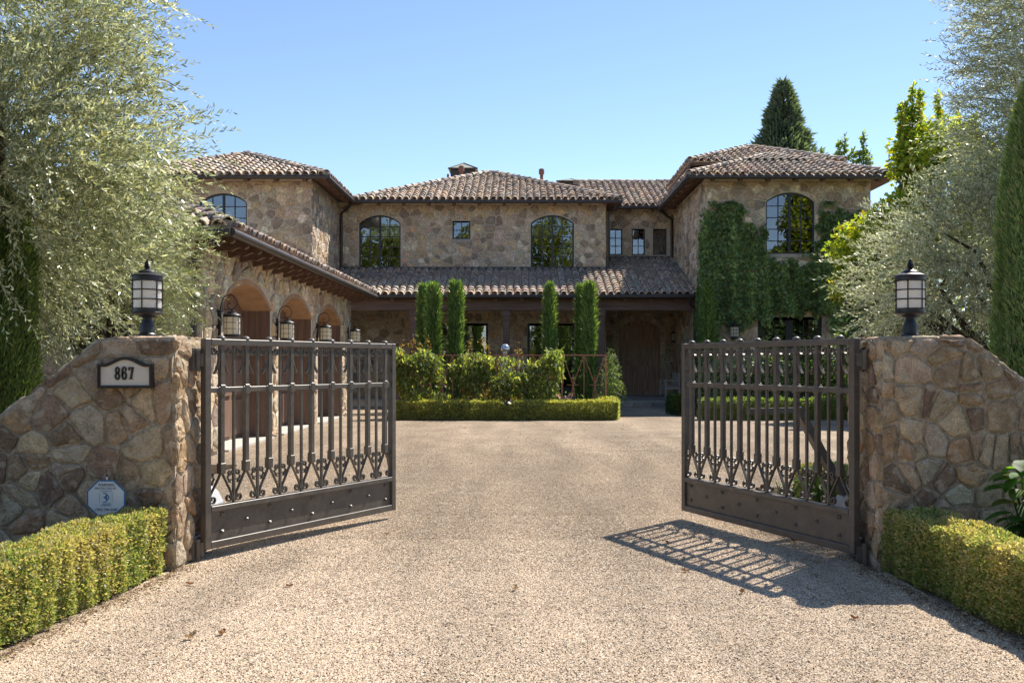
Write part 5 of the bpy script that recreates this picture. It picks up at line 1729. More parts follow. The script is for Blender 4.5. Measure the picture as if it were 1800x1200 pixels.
cyp('narrow cypress behind the right end of the trellis', 1011, 1032, 505, 5, .82, .1, Y=33.7)
cyp('broad cypress right of the narrow one at the trellis end', 1022, 1051, 501, 6, .74, .08)
cyp('slender dark cypress against the ivy covered wing', 1228, 1260, 498, 7, .6, .4, Y=34.4)
cypress('tall dark cypress at the right edge behind the gate wall', 5.22, 10.0, 4.5, .56, 46000, .075, .014, 8, 'cypresses behind the gate walls', .70, .72, cols=[(0.156, 0.221, 0.091), (0.234, 0.325, 0.117), (0.325, 0.416, 0.156), (0.403, 0.442, 0.221), (0.390, 0.286, 0.169)], wts=(3, 4, 3, 1.4, .6))
cypress('green cypress at the left edge under the olive branches', -5.12, 9.6, 3.3, .40, 26000, .08, .012, 9, 'cypresses behind the gate walls', .8, .3, cols=[(.08, .13, .035), (.13, .19, .05), (.19, .26, .07), (.25, .30, .09)])

# ---- clipped hedges
def hedge(name, label, cat, x0, x1, y0, y1, z1, n, L, cols, topcols, seed, group=None, fr_=10, notch=None, top_bias=.35, streak=1.0, z0=.02, flare=0.0):
    t = thing(name, label, cat, ((x0 + x1) / 2, (y0 + y1) / 2, 0), group)
    A = {'x0': (y1 - y0) * z1, 'x1': (y1 - y0) * z1, 'y0': (x1 - x0) * z1, 'y1': (x1 - x0) * z1 * .35, 'top': (x1 - x0) * (y1 - y0)}
    tot = sum(A.values()); P = []; NN = []; top = []
    for f, a in A.items():
        m = int(n * a / tot); u, v = rng.random(m), rng.random(m)
        if f == 'top': p = np.stack([x0 + u * (x1 - x0), y0 + v * (y1 - y0), np.full(m, z1)], 1); nn = (0, 0, 1)
        elif f[0] == 'x': p = np.stack([np.full(m, x0 if f == 'x0' else x1), y0 + u * (y1 - y0), z0 + v * (z1 - z0)], 1); nn = (-1 if f == 'x0' else 1, 0, 0)
        else: p = np.stack([x0 + u * (x1 - x0), np.full(m, y0 if f == 'y0' else y1), z0 + v * (z1 - z0)], 1); nn = (0, -1 if f == 'y0' else 1, 0)
        P.append(p); NN.append(np.tile(np.array(nn, float), (m, 1))); top.append(np.full(m, f == 'top'))
    P, NN, top = np.concatenate(P), np.concatenate(NN), np.concatenate(top)
    # round the arrises
    c = np.array([(x0 + x1) / 2, (y0 + y1) / 2, z1 / 2]); h = np.array([(x1 - x0) / 2, (y1 - y0) / 2, z1 / 2])
    rr = min(.07, z1 * .16) if z1 < 1 else .12
    q = np.clip(P - c, -(h - rr), h - rr); q[:, 2] = np.clip((P - c)[:, 2], -h[2], h[2] - rr)
    dd = P - c - q; ln = np.linalg.norm(dd, axis=1, keepdims=True)
    P = np.where(ln > rr, c + q + dd / np.maximum(ln, 1e-6) * rr, P)
    NN = unit(NN + dd / max(rr, 1e-6) * .8)
    n1 = vnoise(np.stack([P[:, 0] * 9, P[:, 1] * 9, P[:, 2] * 1.6], 1) * streak, seed)
    n2 = vnoise(P * 26, seed + 1)
    P = P + NN * ((n1 - .62) * .075 + (n2 - .5) * .03 - rng.random(len(P)) ** 2 * .035)[:, None] * (L / .022) ** .6
    if notch:
        nx, nw, nd = notch
        k = np.abs(P[:, 0] - nx) / nw
        P[:, 2] = np.where(top | (P[:, 2] > z1 - nd), np.minimum(P[:, 2], z1 - nd * np.maximum(1 - k, 0) + .01), P[:, 2])
    P[:, 0] += flare * (y1 - P[:, 1])
    m = len(P)
    d = NN * .55 + rng.normal(size=(m, 3)) * .6 + np.array([0, 0, .35])
    V, F = leaf_quads(P, d, rng.normal(size=(m, 3)), L * (.6 + .8 * rng.random(m)), L * .62 * (.7 + .6 * rng.random(m)))
    T = tints(m, cols, np.ones(len(cols)), .22)
    if topcols is not None:
        zt_ = np.clip((P[:, 2] / z1 - .05), 0, 1)
        pr = np.where(top, .72, top_bias * (.3 + .7 * zt_)) * (.35 + 1.3 * vnoise(P * [5, 5, 2.5], seed + 2))
        yl = rng.random(m) < pr
        T[yl] = tints(int(yl.sum()), topcols, np.ones(len(topcols)), .2)
    np_mesh('foliage', V, F, np.repeat(T, 4, 0), MAT['box'], t)
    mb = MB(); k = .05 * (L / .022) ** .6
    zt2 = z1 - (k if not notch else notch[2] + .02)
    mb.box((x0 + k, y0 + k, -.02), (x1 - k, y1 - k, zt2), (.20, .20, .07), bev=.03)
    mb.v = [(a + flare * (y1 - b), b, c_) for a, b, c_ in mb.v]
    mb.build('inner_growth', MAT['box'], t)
    return t
BX = [(0.137, 0.217, 0.059), (0.213, 0.303, 0.089), (0.289, 0.347, 0.119), (0.365, 0.390, 0.158)]
BT = [(0.556, 0.473, 0.244), (0.594, 0.503, 0.329), (0.498, 0.443, 0.195), (0.402, 0.383, 0.147)]  # dry straw tips, with sunlight on top and sides partly put into colour
hedge('box_hedge', 'low clipped box hedge with dry, sunlit coloured top running along the left of the drive', 'hedge', -3.13, -2.755, 2.6, 7.60, .50, 105000, .022, BX, BT, 51, 'box hedges edging the drive', top_bias=1.0, flare=-.085)
hedge('box_hedge', 'low clipped box hedge along the right of the drive, its near end in sun', 'hedge', 2.775, 3.15, 2.6, 7.60, .50, 105000, .022, BX, BT, 54, 'box hedges edging the drive', top_bias=.8, flare=.085)
CX = [(.27, .32, .10), (.34, .38, .125), (.40, .42, .14), (.46, .46, .18)]
hedge('courtyard_hedge', 'long low hedge with a notch in its top fronting the courtyard bed', 'hedge', PX(693, 27.95), PX(1089, 27.95), 27.95, 28.6, PZ(705, 27.95), 26000, .055, CX, [(.44, .42, .11)], 57, None, notch=(PX(892, 27.95), .27, .17), top_bias=.1, streak=.5)
hedge('courtyard_hedge', 'short hedge end running back from the long courtyard hedge towards the door', 'hedge', 2.25, 2.80, 28.62, 31.5, .58, 7000, .06, CX, [(.44, .42, .11)], 58, None, top_bias=.1, streak=.5)
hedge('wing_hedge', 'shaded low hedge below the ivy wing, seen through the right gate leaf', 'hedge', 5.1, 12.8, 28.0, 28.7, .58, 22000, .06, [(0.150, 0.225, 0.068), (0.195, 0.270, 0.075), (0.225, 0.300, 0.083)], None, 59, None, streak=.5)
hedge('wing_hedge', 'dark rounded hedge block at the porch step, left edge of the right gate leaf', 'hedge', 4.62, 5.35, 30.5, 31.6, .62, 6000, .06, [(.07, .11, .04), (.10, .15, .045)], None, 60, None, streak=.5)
hedge('box_hedge', 'little sunlit box hedge behind the shaded gate leaf', 'hedge', 2.98, 4.3, 10.35, 10.85, .50, 14000, .026, BX, BT, 61, None, top_bias=.5)

# ---- broad-leaved crowns
def crown(t, lobes, n, L, W, cols, wts, mat='leaf', shell=.6, gap=.33, gs=1.0, droop=.4, name='crown'):
    p, out, rad = lobe_points(lobes, n, shell)
    keep = vnoise(p * gs, 15) > gap
    p, out = p[keep], out[keep]; m = len(p)
    d = out * .5 + rng.normal(size=(m, 3)) * .7 + np.array([0, 0, -droop])
    nn = out * .5 + np.array([0, 0, .7]) + rng.normal(size=(m, 3)) * .6
    V, F = leaf_quads(p, d, nn, L * (.6 + .8 * rng.random(m)), W * (.7 + .6 * rng.random(m)))
    T = tints(m, cols, wts, .3) * (.70 + .6 * vnoise(p * gs * .8, 16))[:, None]
    return np_mesh(name, V, F, np.repeat(T, 4, 0), MAT[mat], t)

def shoots(t, pts, n, L, W, cols, wts, name='upright_shoots'):
    Ps = []
    for (x, y, z0, z1, r) in pts:
        m = int(n * (z1 - z0)); q = rng.random(m)
        a = rng.random(m) * 6.283
        rr = r * (1 - q) ** .8 * np.sqrt(rng.random(m)) * .75 * (.40 + 1.1 * vnoise(np.stack([q * 9 + x * 5, 0 * q, 0 * q], 1), 81)) + .03
        Ps.append(np.stack([x + np.cos(a) * rr, y + np.sin(a) * rr, z0 + q * (z1 - z0)], 1))
    p = np.concatenate(Ps); m = len(p)
    d = rng.normal(size=(m, 3)) * .8 + np.array([0, 0, .2])
    V, F = leaf_quads(p, d, rng.normal(size=(m, 3)), L * (.6 + .8 * rng.random(m)), W * (.7 + .6 * rng.random(m)))
    np_mesh(name, V, F, np.repeat(tints(m, cols, wts), 4, 0), MAT['leaf'], t)
    mb = MB()
    for (x, y, z0, z1, r) in pts: mb.tube([(x, y, z0 - 1.5), (x, y, z1 - .1)], [.05, .012], 5)
    mb.build('shoot_stems', MAT['bark'], t)

mt = thing('maple_tree', 'yellow green leafy tree crowding the right corner of the house', 'tree', (12.4, 29.5, 0))
limbs(mt, None, [([(12.4, 29.5, -.1), (12.3, 29.5, 2.5), (12.2, 29.4, 5.5), (12.2, 29.4, 7.5)], [.22, .18, .12, .05])] +
      [([(12.3, 29.5, 2.2 + .4 * k), (12.3 + 1.2 * math.cos(k * 2.1), 29.4 + .8 * math.sin(k * 2.1), 4 + .4 * k)], [.08, .025]) for k in range(7)], .2)
MC = [(.17, .25, .05), (.28, .36, .06), (.42, .46, .07), (.52, .49, .09), (.42, .30, .06)]
crown(mt, [((12.5, 29.4, 6.5), (1.35, 1.2, 1.2)), ((11.35, 29.2, 5.75), (1.15, .9, 1.0)), ((12.7, 29.4, 5.2), (1.4, 1.1, 1.1)), ((12.5, 29.5, 7.7), (1.5, 1.2, 1.2)), ((10.9, 29.2, 5.1), (1.25, 1.0, 1.1)), ((13.4, 29.6, 6.8), (1.5, 1.2, 1.6)), ((11.9, 29.2, 4.6), (1.7, 1.2, 1.2)), ((13.6, 29.6, 4.4), (1.8, 1.4, 1.6)), ((10.2, 29.0, 5.0), (1.15, .8, .95)), ((9.9, 29.0, 3.9), (.85, .7, .7))],
      36000, .17, .12, MC, [3, 5, 5, 3, .7], gap=.36)
shoots(mt, [(PX(u, 29.5), 29.5 + .2 * (k % 3), PZ(310, 29.5), PZ(v, 29.5), r) for k, (u, v, r) in enumerate(((1583, 180, .26), (1609, 145, .25), (1627, 153, .25), (1649, 164, .22), (1597, 178, .28), (1664, 184, .26), (1616, 188, .34), (1690, 196, .3), (1640, 215, .4), (1675, 220, .4), (1590, 235, .3), (1601, 210, .35), (1706, 212, .35), (1720, 200, .3)))], 150, .15, .10, MC, [4, 4, 2.5, 1.2, .8])
ds = thing('shaded_lower_crown', 'lower leaves of the yellow green tree, its shade put into dark green colour', 'shrub', (10.7, 29.2, 0))  # lower part of the maple; its shade is put into the dark leaf colour
limbs(ds, None, [([(10.7, 29.2, -.1), (10.7, 29.2, 1.8)], [.12, .05])], .1)
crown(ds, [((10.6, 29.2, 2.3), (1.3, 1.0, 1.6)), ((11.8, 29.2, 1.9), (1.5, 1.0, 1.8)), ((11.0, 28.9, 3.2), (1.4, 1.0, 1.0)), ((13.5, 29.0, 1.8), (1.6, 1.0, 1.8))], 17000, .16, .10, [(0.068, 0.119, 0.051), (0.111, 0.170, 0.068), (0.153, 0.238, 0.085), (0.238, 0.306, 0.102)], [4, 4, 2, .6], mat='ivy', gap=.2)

cf = thing('conifer', 'tall dark conifer rising behind the roof of the right wing', 'tree', (PX(1376, 60), 60, 0))
cx_, cz_ = PX(1376, 60), PZ(145, 60)
mb = MB(); mb.tube([(cx_, 60, -.1), (cx_, 60, 10), (cx_, 60, cz_ - .5)], [.35, .2, .03], 8); mb.build('trunk', MAT['bark'], cf)
n = 20000
q = rng.random(n) ** .7                     # 0 top .. 1 bottom
a = rng.random(n) * 6.283
lay = .5 + .5 * np.sin(q * 60 + 3 * np.sin(a * 3))
zc = cz_ - q * 13
rr = (.12 + q * 5.2) * (.55 + .45 * rng.random(n)) * (.72 + .5 * vnoise(np.stack([np.cos(a) * 2.5, np.sin(a) * 2.5, zc * .9], 1), 41))
rr = np.minimum(rr, 4.2) * (.62 + .75 * vnoise(np.stack([np.cos(a) * 4 + 3, np.sin(a) * 4, zc * 1.7], 1), 44))
P_ = np.stack([cx_ + np.cos(a) * rr, 60 + np.sin(a) * rr, zc], 1)
D_ = np.stack([np.cos(a), np.sin(a), .55 + 0 * a], 1) + rng.normal(size=(n, 3)) * .35
V, F = leaf_quads(P_, D_, rng.normal(size=(n, 3)), .42 * (.6 + .8 * rng.random(n)), .13)
np_mesh('crown', V, F, np.repeat(tints(n, [(.10, .135, .10), (.15, .185, .13), (.20, .235, .17)], [3, 4, 2]), 4, 0), MAT['needle'], cf)
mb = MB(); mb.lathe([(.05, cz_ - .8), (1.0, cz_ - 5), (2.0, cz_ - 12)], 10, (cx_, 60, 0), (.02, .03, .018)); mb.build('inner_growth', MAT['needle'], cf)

pp = thing('young_tree', 'slim young tree with upright shoots peeping over the right wing roof', 'tree', (PX(1490, 56), 56, 0))
limbs(pp, None, [([(PX(1490, 56), 56, -.1), (PX(1490, 56), 56, 11.5)], [.16, .05])], .1)
shoots(pp, [(PX(u, 56), 56, PZ(300, 56), PZ(v, 56), r) for u, v, r in ((1443, 264, .22), (1474, 250, .22), (1485, 239, .24), (1500, 263, .28), (1518, 234, .26), (1528, 268, .24), (1510, 268, .3))], 75, .26, .15, [(.15, .21, .10), (.21, .27, .12), (.28, .33, .14)], [3, 3, 1])

# ---- ivy on the right wing
iv = thing('climbing_ivy', 'thick green ivy covering the front of the right wing round its arched window', 'climbing plant', (8.5, YW - .15, 0))
def ipoly(pts): return [(PX(u, 35.5), PZ(v, 35.5)) for u, v in pts]
IV = ipoly([(1258, 352), (1285, 352), (1300, 372), (1318, 385), (1338, 402), (1341, 440), (1346, 453), (1436, 455), (1441, 420), (1438, 395), (1452, 362), (1470, 358), (1500, 372), (1540, 390), (1545, 470), (1540, 560), (1500, 580), (1450, 556), (1380, 553), (1330, 556), (1300, 572), (1268, 560), (1262, 600), (1252, 668), (1212, 668), (1208, 610), (1216, 570), (1226, 520), (1222, 470), (1228, 420), (1233, 375)])
def inpoly(x, y, poly):
    r = np.zeros(len(x), bool); j = len(poly) - 1
    for i in range(len(poly)):
        xi, yi = poly[i]; xj, yj = poly[j]
        c = ((yi > y) != (yj > y)) & (x < (xj - xi) * (y - yi) / (yj - yi + 1e-12) + xi)
        r ^= c; j = i
    return r
xs, zs = [p[0] for p in IV], [p[1] for p in IV]
n = 40000
u = min(xs) + rng.random(n) * (max(xs) - min(xs)); w_ = min(zs) + rng.random(n) * (max(zs) - min(zs))
wx_ = u + (vnoise(np.stack([u * 3.2, w_ * 3.2, 0 * u], 1), 61) - .5) * .75 + rng.normal(size=n) * .05; wz_ = w_ + (vnoise(np.stack([u * 3.2, w_ * 3.2, 0 * u + 9], 1), 62) - .5) * .75 + rng.normal(size=n) * .06
k = inpoly(wx_, wz_, IV) & (vnoise(np.stack([u * 2.6, w_ * 2.6, 0 * u + 4], 1), 67) > .08)
u, w_ = u[k], w_[k]; n = len(u)
hang = vnoise(np.stack([u * 3.4, w_ * .8, 0 * u], 1), 63); cl = vnoise(np.stack([u * 5, w_ * 4, 0 * u], 1), 64)
dep = .05 + .17 * hang + .13 * cl - .10 * rng.random(n)
P_ = np.stack([np.maximum(u, 6.45), YW - .02 - dep, w_], 1)
D_ = np.stack([rng.normal(size=n) * .35, -.35 + rng.normal(size=n) * .35, -.9 + rng.normal(size=n) * .45], 1)
V, F = leaf_quads(P_, D_, np.stack([rng.normal(size=n) * .6, -np.ones(n), .55 + rng.normal(size=n) * .5], 1), .15 * (.55 + .7 * rng.random(n)), .135 * (.6 + .7 * rng.random(n)), .38)
T = tints(n, [(0.105, 0.170, 0.058), (0.158, 0.234, 0.075), (0.231, 0.299, 0.098), (0.336, 0.369, 0.127)], [3, 4, 3, 1.2], .4) * (.70 + .6 * hang)[:, None]
np_mesh('leaves', V, F, np.repeat(T, 4, 0), MAT['ivy'], iv, kind='stuff')
mb = MB()
for k in range(26):
    x = 6.7 + k * .19; z = .1
    if x > 11.4: break
    mb.tube([(x, YW - .07, 4.0 + rnd.random()), (x + rnd.uniform(-.2, .2), YW - .08, 5.0), (x + rnd.uniform(-.2, .2), YW - .07, 5.25 + rnd.random() * .1)], .012, 5)
mb.build('vine_stems', MAT['bark'], iv, kind='stuff')
# ivy wrapping round the left-facing side
n = 6000
yy = YW - .1 + rng.random(n) * 1.1; w_ = .2 + rng.random(n) * 7.2
k = (w_ < 7.0 - (yy - YW) * 4) & (vnoise(np.stack([yy * 2, w_ * 1.5, 0 * yy], 1), 66) > .25 + (yy - YW) * .35)
yy, w_ = yy[k], w_[k]; n = len(yy)
P_ = np.stack([XR - .05 - .14 * rng.random(n), yy, w_], 1)
D_ = np.stack([-.3 + rng.normal(size=n) * .3, rng.normal(size=n) * .35, -1 + rng.normal(size=n) * .3], 1)
V, F = leaf_quads(P_, D_, np.stack([-np.ones(n), rng.normal(size=n) * .35, .4 + rng.normal(size=n) * .3], 1), .12, .10, .38)
np_mesh('leaves', V, F, np.repeat(tints(n, [(0.103, 0.196, 0.046), (0.149, 0.253, 0.057), (0.207, 0.310, 0.069)], [3, 4, 2]), 4, 0), MAT['ivy'], iv, kind='stuff')

# ---- shrubs on the trellis and in the beds
tc = thing('climbing_shrub', 'loose sunlit shrub with reddish tips trained along the rusty trellis', 'shrub', (-1.5, 29.1, 0))
n = 17000
x = PX(690, 29) + rng.random(n) * (PX(987, 29) - PX(690, 29)); 
topz = 1.86 + .55 * (vnoise(np.stack([x * 2.4, 0 * x, 0 * x], 1), 71) - .5)
z = .28 + (topz - .28) * rng.random(n) ** .62
x = x + (rng.random(n) - .5) * .15
y = 29.0 + rng.normal(size=n) * .22 - .05
P_ = np.stack([x, y, z], 1)
dn = vnoise(P_ * [2.6, 2.6, 2.0], 72); thin = np.clip((z - .35) / .55, .12, 1)
k = (rng.random(n) < thin) & (dn > .41)
P_ = P_[k]; n = len(P_)
D_ = rng.normal(size=(n, 3)) * .55 + np.array([0, -.25, -.75])
V, F = lens_quads(P_, D_, rng.normal(size=(n, 3)) + np.array([0, -.6, .5]), (.145 * (.5 + .9 * rng.random(n))), .050 * (.7 + .6 * rng.random(n)), .2)
T = tints(n, [(0.128, 0.180, 0.075), (0.195, 0.247, 0.105), (0.285, 0.338, 0.150), (0.450, 0.465, 0.270), (0.300, 0.225, 0.105)], [3, 4, 3, 1.2, .8])
np_mesh('leaves', V, F, np.repeat(T, 6, 0), MAT['leaf'], tc)
mb = MB()
for k in range(16):
    x = PX(700, 29) + k * .30 + rnd.uniform(-.1, .1)
    for q in range(3):
        mb.tube([(x, 29.05, -.02), (x + rnd.uniform(-.15, .15), 29.03, .6), (x + rnd.uniform(-.35, .35), 29, 1.2), (x + rnd.uniform(-.5, .5), 29, 1.8 + .25 * rnd.random())], [.016, .012, .008, .004], 5)
mb.build('stems', MAT['bark'], tc, kind='stuff')
n = 240
c = rng.integers(0, 9, n); cxs = np.array([PX(v, 29) for v in (707, 722, 730, 738, 752, 826, 848, 858, 912)]); czs = np.array([PZ(v, 29) for v in (612, 608, 598, 612, 604, 606, 598, 612, 616)])
P_ = np.stack([cxs[c] + rng.normal(size=n) * .05, 29 + rng.normal(size=n) * .05, czs[c] + rng.normal(size=n) * .10], 1)
V, F = lens_quads(P_, rng.normal(size=(n, 3)) * .6 + np.array([0, 0, -.2]), rng.normal(size=(n, 3)), .085, .032, .2)
np_mesh('red_tips', V, F, np.repeat(tints(n, [(.24, .13, .085), (.27, .17, .10), (.20, .17, .07)], [2, 2, 1]), 6, 0), MAT['leaf'], tc)

def shrub(name, label, cat, lobes, n, L, W, cols, wts, mat='leaf', group=None, gap=.25, stem=.03):
    x = np.mean([l[0][0] for l in lobes]); y = np.mean([l[0][1] for l in lobes])
    t = thing(name, label, cat, (x, y, 0), group)
    mb = MB()
    for c, r, *_ in lobes:
        for q in range(3): mb.tube([(x, y, -.03), ((x + c[0]) / 2 + rnd.uniform(-.1, .1), (y + c[1]) / 2, c[2] * .5), (c[0] + rnd.uniform(-.5, .5) * r[0], c[1], c[2] + .4 * r[2])], [stem, stem * .7, stem * .3], 5)
    mb.build('stems', MAT['bark'], t)
    crown(t, lobes, n, L, W, cols, wts, mat=mat, gap=gap, shell=.8, gs=2.2, name='leaves')
    return t
shrub('lavender_shrub', 'bushy blue green shrub with wiry stems at the right end of the trellis', 'shrub', [((2.68, 30.0, 1.15), (.30, .35, .95)), ((2.85, 30.2, .6), (.32, .35, .5))], 1700, .12, .022, [(.10, .15, .09), (.14, .19, .11), (.19, .24, .14)], [3, 3, 1.5], gap=.2, stem=.012)
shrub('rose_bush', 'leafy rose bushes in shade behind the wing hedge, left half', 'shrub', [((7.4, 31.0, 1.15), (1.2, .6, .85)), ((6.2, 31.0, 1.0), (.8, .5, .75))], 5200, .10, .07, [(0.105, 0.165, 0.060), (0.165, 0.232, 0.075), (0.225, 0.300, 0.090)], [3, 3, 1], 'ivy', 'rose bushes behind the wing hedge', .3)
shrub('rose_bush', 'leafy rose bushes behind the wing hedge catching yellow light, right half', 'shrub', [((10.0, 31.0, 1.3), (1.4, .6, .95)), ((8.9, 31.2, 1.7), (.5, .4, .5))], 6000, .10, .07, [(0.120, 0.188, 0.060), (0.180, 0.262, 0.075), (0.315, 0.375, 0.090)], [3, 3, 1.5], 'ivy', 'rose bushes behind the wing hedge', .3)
def flowers(label, cat, x, y, spread, z0, z1, n, pet, name='flower_bed'):
    t = thing(name, label, cat, (x, y, 0), 'flowering plants behind the courtyard hedge')
    m = n * 7
    P_ = np.stack([x + rng.normal(size=m) * spread, y + rng.normal(size=m) * .15, z0 + rng.random(m) * (z1 - z0)], 1)
    V, F = leaf_quads(P_, rng.normal(size=(m, 3)) + np.array([0, 0, .3]), rng.normal(size=(m, 3)), .09, .055)
    np_mesh('leaves', V, F, np.repeat(tints(m, [(.06, .10, .025), (.10, .14, .035), (.15, .17, .05)], [2, 3, 2]), 4, 0), MAT['leaf'], t)
    P_ = np.stack([x + rng.normal(size=n) * spread * .8, y - .15 + rng.normal(size=n) * .1, z0 + (.4 + .6 * rng.random(n)) * (z1 - z0)], 1)
    P_ = np.repeat(P_, 6, 0) + rng.normal(size=(n * 6, 3)) * .02
    V, F = leaf_quads(P_, rng.normal(size=(n * 6, 3)), rng.normal(size=(n * 6, 3)), .06, .06)
    np_mesh('petals', V, F, np.repeat(tints(n * 6, [pet], [1], .12), 4, 0), MAT['petal'], t)
    mb = MB()
    for q in range(8): mb.tube([(x + rnd.uniform(-1, 1) * spread, y, -.02), (x + rnd.uniform(-1, 1) * spread, y, z1 * .9)], .006, 4)
    mb.build('stems', MAT['bark'], t)
flowers('red rose flowers low in the bed beneath the trained shrub', 'flowers', PX(827, 29.3), 29.3, .16, .35, .82, 16, (.55, .03, .02))
flowers('pale yellow flowers in the bed before the stone pedestal', 'flowers', PX(868, 29.4), 29.4, .30, .35, .85, 40, (.62, .50, .10))
flowers('yellow flowers in the bed right of the stone pedestal', 'flowers', PX(905, 29.4), 29.4, .24, .35, .80, 30, (.60, .46, .08))
flowers('pale pink roses low behind the hedge near the trellis end', 'flowers', PX(985, 29.4), 29.4, .35, .35, .72, 9, (.62, .40, .36))

# ---- broad-leaved plants by the right gate wall
def broadleaf(label, x, y, leaves, group=None, col=((.045, .10, .025), (.065, .13, .03), (.10, .17, .035))):
    t = thing('leafy_plant', label, 'plant', (x, y, 0), group)
    mb = MB()
    tops = set()
    for (dx, dy, z, az, el, L, W) in leaves:
        mb.tube([(x, y, -.03), (x + dx * .5, y + dy * .5, z * .6), (x + dx, y + dy, z)], [.010, .007, .005], 5, (.13, .20, .06))
    mb.build('stems', MAT['leaf'], t)
    for (dx, dy, z, az, el, L, W) in leaves:
        b = Vector((x + dx, y + dy, z))
        d = Vector((math.cos(az) * math.cos(el), math.sin(az) * math.cos(el), math.sin(el)))
        s = d.cross(Vector((0, 0, 1))).normalized(); up = s.cross(d)
        vs, fs = [], []
        nseg = 6
        for k in range(nseg + 1):
            q = k / nseg; w = W * .5 * math.sin(math.pi * min(1, q * .93 + .05)) ** .8 * (1 if q < 1 else 0.02)
            c = b + d * (L * q) - up * (L * .30 * q * q)
            vs += [c + s * w + up * w * .30, c, c - s * w + up * w * .30]
        for k in range(nseg):
            for j in (0, 1): fs.append((k * 3 + j, k * 3 + j + 1, k * 3 + 4 + j, k * 3 + 3 + j))
        m2 = MB(); m2.add(vs, fs, tuple(c * rnd.uniform(.85, 1.2) for c in rnd.choice(col)))
        o = m2.build('leaf', MAT['leaf'], t); smooth_by_angle(o, 80)
    return t
lv = []
r_ = random.Random(5)
for k in range(40):
    h = r_.uniform(.20, .92)
    az = r_.uniform(2.4, 5.6)
    rad = r_.uniform(.03, .16)
    lv.append((rad * math.cos(az), rad * math.sin(az) * .7, h, az + r_.uniform(-.4, .4), r_.uniform(-.45, .25), r_.uniform(.14, .21), r_.uniform(.11, .155)))
broadleaf('big leaved green plant growing against the wall at the right edge', 3.74, 7.22, lv, col=((.07, .15, .045), (.10, .20, .055), (.15, .25, .06)))
lv = []
for k in range(46):
    a = r_.uniform(0, 6.283); h = r_.uniform(.10, .62)
    rad = r_.uniform(.03, .30)
    lv.append((rad * math.cos(a), rad * math.sin(a), h, a + r_.uniform(-.5, .5), r_.uniform(-.1, .8), r_.uniform(.10, .18), r_.uniform(.05, .09)))
broadleaf('bright sunlit leafy plant behind the hinge end of the shaded gate leaf', 3.02, 9.95, lv, col=((.08, .15, .025), (.12, .19, .03), (.16, .22, .035)))
lv = [(l[0] * 1.3, l[1], l[2] * .85, *l[3:]) for l in lv[:30]]
broadleaf('low bushy plant in front of the little box hedge behind the gate', 2.72, 10.2, [(a * .7, b * .6, c * .8, d, e, f * .7, g * .7) for a, b, c, d, e, f, g in lv], col=((.05, .10, .022), (.09, .14, .03)))

# ---- fallen leaves
LF = [(340, 1030, 'dry brown leaf by the kerb of the left hedge, near its gate end'), (515, 1032, 'dry leaf out on the gravel in front of the lit gate leaf'),
      (345, 1122, 'brown leaf on the gravel left of the pale one, below the lit gate leaf'), (385, 1119, 'pale tan leaf lying beside a browner one near the bottom left'),
      (675, 940, 'dry leaf on the gravel below the free end of the lit gate leaf'), (905, 1040, 'lone dry leaf in the middle of the gravel drive'),
      (1255, 915, 'brown leaf in sun just under the free end of the shaded gate leaf'), (1400, 955, 'dry leaf under the middle of the shaded gate leaf'),
      (1440, 992, 'dry leaf in the shadow close to the right gate hinge'), (1198, 1005, 'curled leaf below the barred gate shadow'),
      (1305, 1042, 'pale curled leaf right below the barred gate shadow'), (1560, 1018, 'dark brown leaf at the foot of the right hedge in shade'),
      (1170, 955, 'dry leaf inside the barred gate shadow'), (1495, 1088, 'pale leaf in sun just past the wall shadow at the right'), (60, 1108, 'brown leaf under the left hedge at the bottom left corner')]
proto = []
for k in range(3):
    mb = MB(); vs = []
    L = .05
    for q in range(7):
        f = q / 6; w = .5 * (.020 + .012 * (q % 2)) * math.sin(math.pi * (f * .92 + .06)); z = .006 + .016 * abs(f - .5) * (1 + k * .4)
        vs += [(f * L, w, z + .010), (f * L, 0, z), (f * L, -w, z + .008 + .004 * k)]
    mb.add(vs, [(q * 3 + j, q * 3 + j + 1, q * 3 + 4 + j, q * 3 + 3 + j) for q in range(6) for j in (0, 1)], ((.28, .15, .07), (.20, .10, .05), (.42, .33, .22))[k])
    proto.append(mb.mesh('dry_leaf', MAT['dryleaf']))
for k, (u, v, lab) in enumerate(LF):
    Y = CAMH * 1725 / (v - 638)
    o = link('dry_leaf', proto[k % 3]); o.location = (PX(u, Y), Y, .001); o.rotation_euler = (0, 0, rnd.random() * 6.28)
    s = rnd.uniform(.8, 1.5); o.scale = (s, s, s)
    tag(o, lab, 'leaf', 'fallen leaves scattered on the gravel')

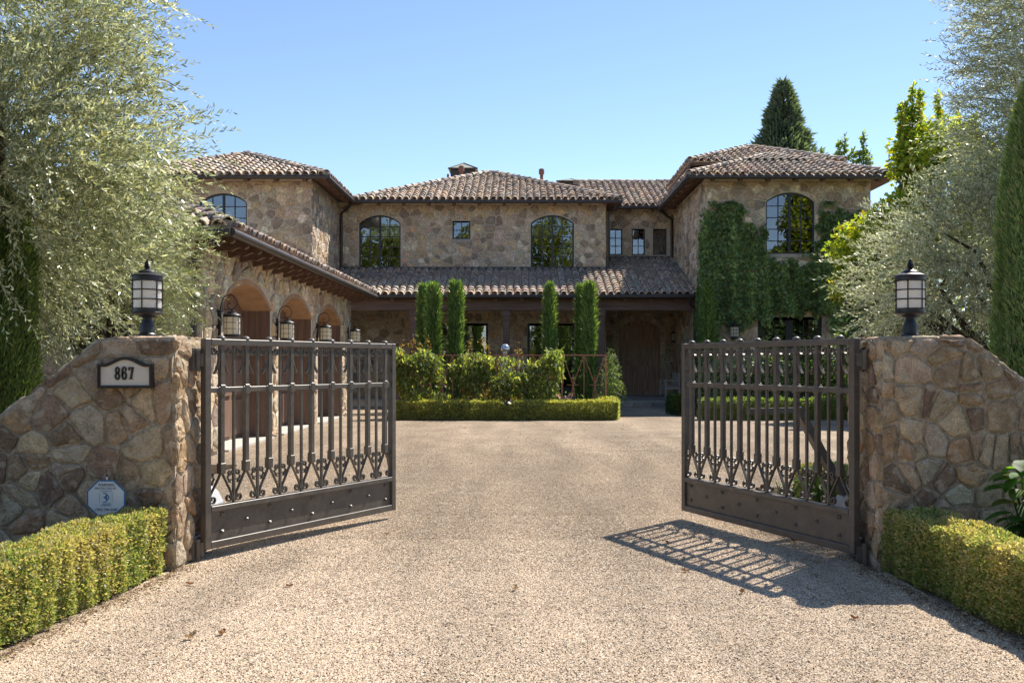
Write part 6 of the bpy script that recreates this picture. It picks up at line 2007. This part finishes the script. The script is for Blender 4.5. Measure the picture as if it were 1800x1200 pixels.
# ---- woodland across the road, behind the camera (mirrored in the windows)
lob = []
for x0, x1, tall, m in ((-46, -33, 12, 9), (-33, -27, 11.5, 6), (-27, -21, 13, 5), (-21, -12.5, 18, 16), (-12.5, 8, 18.5, 34), (8, 20, 8, 8), (20, 24, 12, 3), (25.5, 36, 17, 14), (36, 46, 11, 5)):
    for k in range(m):
        z = (.15 + .85 * (k + rnd.random()) / m) * tall
        lob.append(((rnd.uniform(x0, x1), -rnd.uniform(26, 31), max(z - 2, 1.5)), (rnd.uniform(2.0, 3.2), 2.2, rnd.uniform(1.5, 2.2))))
n = 52000
p, out, rad = lobe_points(lob, n, .6)
V, F = leaf_quads(p, out + rng.normal(size=p.shape), rng.normal(size=p.shape), 0.50, .40)
T = tints(n, [(.16, .20, .06), (.26, .29, .08), (.36, .34, .11)], [3, 3, 1])
o = np_mesh('roadside_wood', V, F, np.repeat(T, 4, 0), MAT['leaf'], kind='stuff')

# leaf crumbs along the hedge feet and blown about the gravel
n = 6500
a = rng.random(n)
yy = 4.4 + 3.4 * rng.random(n); sd_ = np.where(rng.random(n) < .5, -1, 1)
xx = sd_ * (2.72 + .085 * (7.6 - yy) - np.abs(rng.normal(size=n)) * .07)
k = a > .32
xx[k] = (rng.random(k.sum()) - .5) * 6.0; yy[k] = 4.4 + 22 * rng.random(k.sum()) ** 1.25
ok = (~k) | (vnoise(np.stack([xx * 1.3, yy * .7, 0 * xx], 1), 91) > .50)
xx, yy = xx[ok], yy[ok]; n = len(xx)
P_ = np.stack([xx, yy, np.full(n, .014)], 1)
D_ = rng.normal(size=(n, 3)); D_[:, 2] *= .25
V, F = leaf_quads(P_, D_, np.array([0, 0, 1.0]) + rng.normal(size=(n, 3)) * .3, .024 * (.4 + rng.random(n)) * (1 + .06 * (yy - 5)), .012)
np_mesh('leaf_litter', V, F, np.repeat(tints(n, [(.22, .13, .065), (.13, .08, .05), (.36, .27, .15), (.16, .17, .05)], [3, 3, 1.5, .6]), 4, 0), MAT['dryleaf'], kind='stuff')
